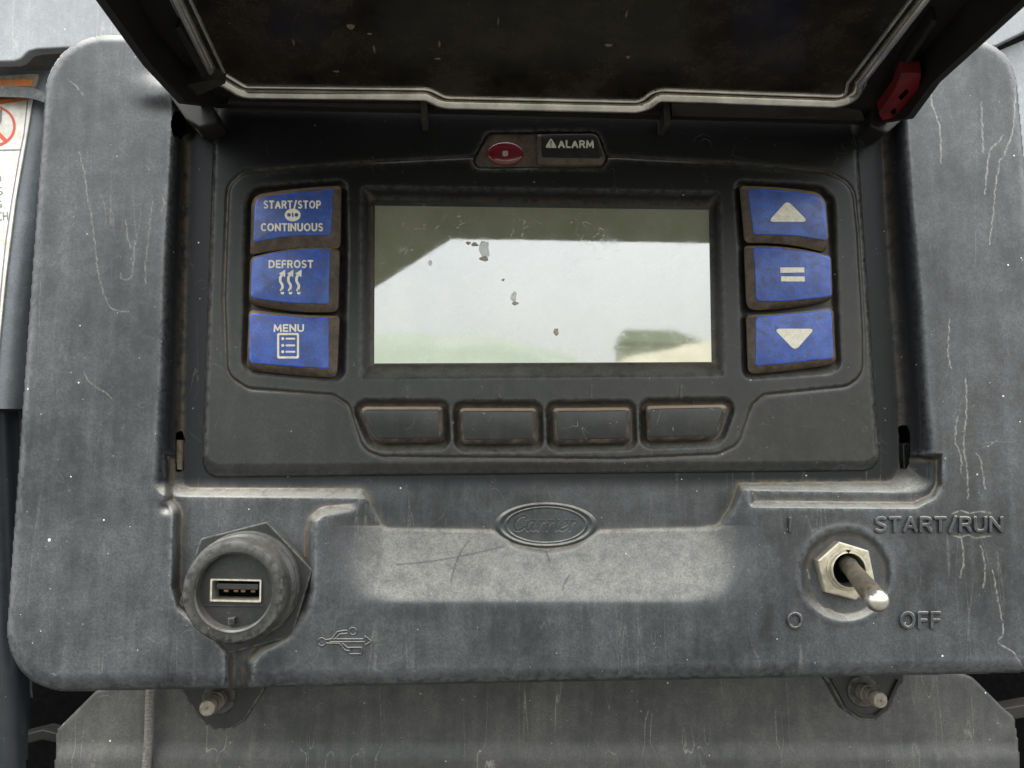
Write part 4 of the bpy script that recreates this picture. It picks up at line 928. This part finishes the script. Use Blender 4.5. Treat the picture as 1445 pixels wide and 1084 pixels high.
# strap
sp = [(-40, 129), (0, 129.5), (20, 130), (38, 131), (52, 134), (66, 139), (80, 146)]; a = np.array(sp, float)
n = len(sp); V = []
for off, dd in ((-8.5, -27.8), (-7.5, -27), (7, -27), (8, -27.8), (8, -30), (-8.5, -30)):
    V.append(at(a[:, 0], a[:, 1] + off, np.full(n, dd)))
rg = [np.array([V[k][i] for k in range(6)]) for i in range(n)]
Vv, Fc = rings_mesh(rg, cap0=True, cap1=True); st = fixn(mesh_obj('rubber_strap', Vv, Fc, M_strap, None, 30)); tag(st, 'black rubber strap crossing above the white warning sticker', 'strap')
# bent panel with sticker
def edge_x(Y): return np.interp(Y, [100, 140, 280, 490, 620], [52, 47, 24, 1, -10])
def H_bent(X, Y):
    ex = edge_x(Y) + 2; t = np.clip((X - ex) / 44, 0, 1); H = -31 - 13 * (1 - np.sqrt(np.clip(1 - t ** 2 * .96, 0, 1)))
    return H, H, np.ones_like(X, bool)
bp = hfield('bent_side_panel', -60, 90, 100, 577, 3, H_bent, M_bent, None, dirt_k=0); tag(bp, 'blue grey panel with a rolled edge along the left of the box', 'metal panel')
def H_post(X, Y):
    ex = np.interp(Y, [578, 1100], [-30, -8]); t = np.clip((X - ex) / 56, 0, 1); H = -31.5 - 13 * (1 - np.sqrt(np.clip(1 - t ** 2 * .96, 0, 1)))
    return H, H, X < np.interp(Y, [578, 970, 1100], [60, 47, 38])
pp = hfield('corner_post', -60, 70, 580, 1120, 3, H_post, M_post, None, dirt_k=0); tag(pp, 'dark blue black post below the seam at lower left edge', 'post')
ws = prism('warning_sticker', [(-50, 149), (0, 147), (45, 140), (42, 165), (22, 280), (8, 390), (-1, 480), (-6, 540), (-50, 540)], -30.4, -30.9, M_sticker, None); tag(ws, 'white warning sticker with part of a red prohibition ring, cut by the left frame edge', 'sticker')
ringp = annulus(-11, 178, 34, 29, 40)
tess_flat('prohibition_ring', [circ(-9, 178, 31, 29, 48), circ(-9, 178, 27.5, 25.5, 48)[::-1]], -30.3, M_redink, ws)
flat('prohibition_bar', [[(-34, 160), (-30, 156), (10, 197), (6, 201)]], -30.28, M_redink, ws, .05)
flat('arrow_mark', [[(-5, 157), (3, 154), (2, 170), (0, 176), (-1, 163), (-8, 172)]], -30.3, M_ink, ws, .05)
flat('ruled_line', [[(-40, 212), (29, 210.5), (29, 212), (-40, 213.6)], [(38, 142), (39.6, 142), (34, 190), (27, 225), (16, 290), (8, 345), (-4, 470), (-6, 470), (7, 342), (15, 288), (26, 223), (33, 188)]], -30.3, M_violet, ws, .05)
for s_, x0, y0, x1, y1 in (('O', -6, 247, 1.5, 257), ('S', -5, 264, 3.5, 275), ('S', -6, 283, 2.5, 293), ('CH', -4, 299, 11, 311)):
    print_text(s_, x0, y0, x1, y1, -30.3, M_ink, ws, 1.3, name='printed_text', rot=-.06)
flat('orange_band', [[(-40, 142), (0, 140), (40, 137.5), (40, 141), (0, 147), (-40, 149)]], -30.2, M_orange, ws, .2)

# lower plate
LOW = [(135, 974), (80, 1029), (78, 1045), (74, 1150), (1446, 1150), (1438, 1050), (1432, 1013), (1372, 955), (1300, 930), (300, 930)]
def H_low(X, Y):
    H = -42 - 1.2 * sm(1075, 1045, Y) + 0 * X
    e = -sdf(LOW, X, Y); q = np.clip(e / 4, 0, 1); H = H - .6 * (1 - q) ** 2
    return H, H - np.where(e < 0, 6, 0), e > -4.5, -e
lp = hfield('lower_cover_plate', 66, 1452, 930, 1130, 2.2, H_low, M_lower, None, dirt_k=0); tag(lp, 'dirty grey cover plate with clipped corners below the control box', 'metal plate')
for (pts, bx, by, lb) in (([(252, 950), (253, 972), (283, 1018), (302, 1031), (325, 1031), (345, 1018), (372, 976), (375, 950)], 292, 1000, 'bolt in the left mounting lug below the usb port'),
                      ([(1152, 945), (1170, 965), (1190, 1002), (1212, 1017), (1238, 1018), (1256, 1002), (1275, 962), (1278, 945)], 1243, 989, 'bolt in the right mounting lug below the toggle')):
    lug = prism('mounting_lug', fillet(pts, [0, 8, 10, 12, 12, 10, 8, 0], 4), -20.5, -23.5, M_usb, None, bev=2.5)
    tag(lug, ('dark rounded mounting lug under the usb port side of the box' if bx < 700 else 'dark rounded mounting lug under the toggle side of the box'), 'mounting lug', 'mounting lugs under the box')
    rimp = [inset(fillet(pts, [0, 8, 10, 12, 12, 10, 8, 0], 4), 7)]
    ridge('lug_rib', [[p for p in rimp[0] if p[1] > 955]], 3.0, .9, M_usb, lug, -20.5)
    c_ = at(np.array([bx + 0.]), np.array([by + 0.]), -11)[0]
    bt = thing('mounting_bolt', (c_[0], .0205, c_[2]), 'dusty ' + lb, 'bolt', 'bolts in the mounting lugs')
    lathe('shank', c_[0], c_[2], [(2.3, -20.6), (2.3, -17), (2.0, -16.6), (2.2, -15.5), (2.0, -15), (2.2, -14.4), (2.0, -13.9), (2.2, -13.3), (2.05, -12.6), (2.0, -11.5), (1.75, -11.1), (.3, -11.0), (.25, -11.3), (.01, -11.3)], M_bolt, bt, n=36)
    lathe('washer', c_[0], c_[2], [(4.2, -20.7), (4.2, -20.0), (3.9, -19.6), (2.2, -19.6)], M_usb, bt, n=36)
# cord
cp = [(213, 950), (213, 975), (212, 1000), (210, 1030), (208, 1060), (207, 1084), (206, 1125)]
yy = np.linspace(950, 1125, 150); xx = np.interp(yy, [p[1] for p in cp], [p[0] for p in cp]) + .8 * np.sin(yy / 18)
Pc = at(xx, yy, np.full(len(yy), -40.5))
cd = sweep('braided_cord', Pc, [.00118] * len(yy), M_cord, None, n=24, mod=lambda i, th: 1 + .10 * np.sin(3 * th + i * .75) * np.sin(3 * th - i * .75), smooth=80); tag(cd, 'thin braided grey cord hanging down the lower plate at left', 'cord')
# machine body behind everything
def box(name, x0, x1, y0, y1, z0, z1, mat, parent=None):
    V = [(x, y, z) for x in (x0, x1) for y in (y0, y1) for z in (z0, z1)]
    Fc = [(0, 1, 3, 2), (4, 6, 7, 5), (0, 4, 5, 1), (2, 3, 7, 6), (0, 2, 6, 4), (1, 5, 7, 3)]
    return fixn(mesh_obj(name, V, Fc, mat, parent, None))
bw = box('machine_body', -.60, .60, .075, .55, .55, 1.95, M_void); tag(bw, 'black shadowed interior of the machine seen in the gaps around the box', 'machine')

for nm, pts, dp, mt, lb in (('cross_bracket', [(20, 1040), (60, 1030), (140, 1050), (140, 1062), (60, 1044), (20, 1054)], -52, M_post, 'dark steel bracket deep in the black gap at lower left'),
                           ('cross_bracket', [(1360, 1010), (1500, 985), (1500, 1003), (1360, 1028)], -52, M_post, 'dark steel bracket deep in the black gap at lower right')):
    o = prism(nm, pts, dp, dp - 6, M_lid, None, bev=1.5); tag(o, lb, 'bracket')
# ------------------------------------------------------------------ yard behind the photographer (seen only mirrored in the screen)
def outdoor(name, col, size, col2):
    m = NT(name); n1 = m.noise(size, 5, .65); m.set('Base Color', m.mix(m.ramp(n1, .35, .65), col, col2)); m.set('Roughness', .9); return m.m
kpx = 1000 / .1727
M_ground = outdoor('dry_yard_ground', (.045, .044, .042), 2 * kpx, (.07, .068, .063)); M_hill = outdoor('wooded_hill', (.27, .32, .25), 9 * kpx, (.34, .39, .31)); M_bank = outdoor('dry_bank_earth', (.42, .39, .28), 1.5 * kpx, (.55, .51, .38))
gn = 40; GX, GY = np.meshgrid(np.linspace(-400, 400, gn), np.linspace(-600, 200, gn)); GZ = np.zeros_like(GX) - np.exp(-(GX ** 2 + GY ** 2) / 50) * 0
idx = np.arange(gn * gn).reshape(gn, gn); Fq = np.stack([idx[:-1, :-1], idx[:-1, 1:], idx[1:, 1:], idx[1:, :-1]], -1).reshape(-1, 4)
gr = mesh_obj('ground', np.stack([GX, GY, GZ], -1).reshape(-1, 3), Fq, M_ground, None, 180, origin=(0, 0, 0)); gr['kind'] = 'structure'
def ridge_mesh(name, xs, heights, ydist, depth, mat):
    V = []; n = len(xs)
    for k, (f_, yy_) in enumerate(((0, 0), (.75, .3), (1, .55), (.8, .8), (0, 1))):
        for x, h in zip(xs, heights): V.append((x, -(ydist + depth * yy_), h * f_ - (.3 if f_ == 0 else 0)))
    Fc = [(r * n + i, r * n + i + 1, (r + 1) * n + i + 1, (r + 1) * n + i) for r in range(4) for i in range(n - 1)]
    return fixn(mesh_obj(name, V, Fc, mat, None, 60))
xs = np.linspace(-160, 60, 60)
hs = np.interp(xs, [-160, -60, -32, -22, -12, -4, 9, 24, 60], [26, 24, 21, 20.5, 20.2, 20.0, 19.6, 11, 3]) + .5 * np.sin(xs * .5) + .3 * np.sin(xs * 1.3)
hl = ridge_mesh('wooded_hill', xs, hs, 75, 60, M_hill); hl['kind'] = 'structure'
xs2 = np.linspace(2, 60, 40); hs2 = np.interp(xs2, [2, 6, 12, 30, 60], [.2, 5.9, 7.15, 7.4, 5.0]) + .15 * np.sin(xs2 * 2)
eb = ridge_mesh('earth_bank', xs2, hs2, 26, 10, M_bank); eb['kind'] = 'structure'

M_shed = outdoor('green_shed_paint', (.20, .24, .16), 1.0 * kpx, (.25, .29, .20))
sh = thing('shed', (14.4, -60, 0), 'low green shed beyond the earth bank, seen mirrored in the screen', 'shed')
box('wall', 12.2, 18.0, -63, -60, 0, 11.3, M_shed, sh)
V = [(12.0, -59.7, 11.3), (19.0, -59.7, 11.3), (19.0, -63.3, 11.3), (12.0, -63.3, 11.3), (12.3, -59.7, 12.3), (16.2, -59.7, 12.3), (16.2, -63.3, 12.3), (12.3, -63.3, 12.3)]
fixn(mesh_obj('roof', V, [(0, 1, 2, 3), (4, 7, 6, 5), (0, 4, 5, 1), (1, 5, 6, 2), (2, 6, 7, 3), (3, 7, 4, 0)], M_shed, sh, None))
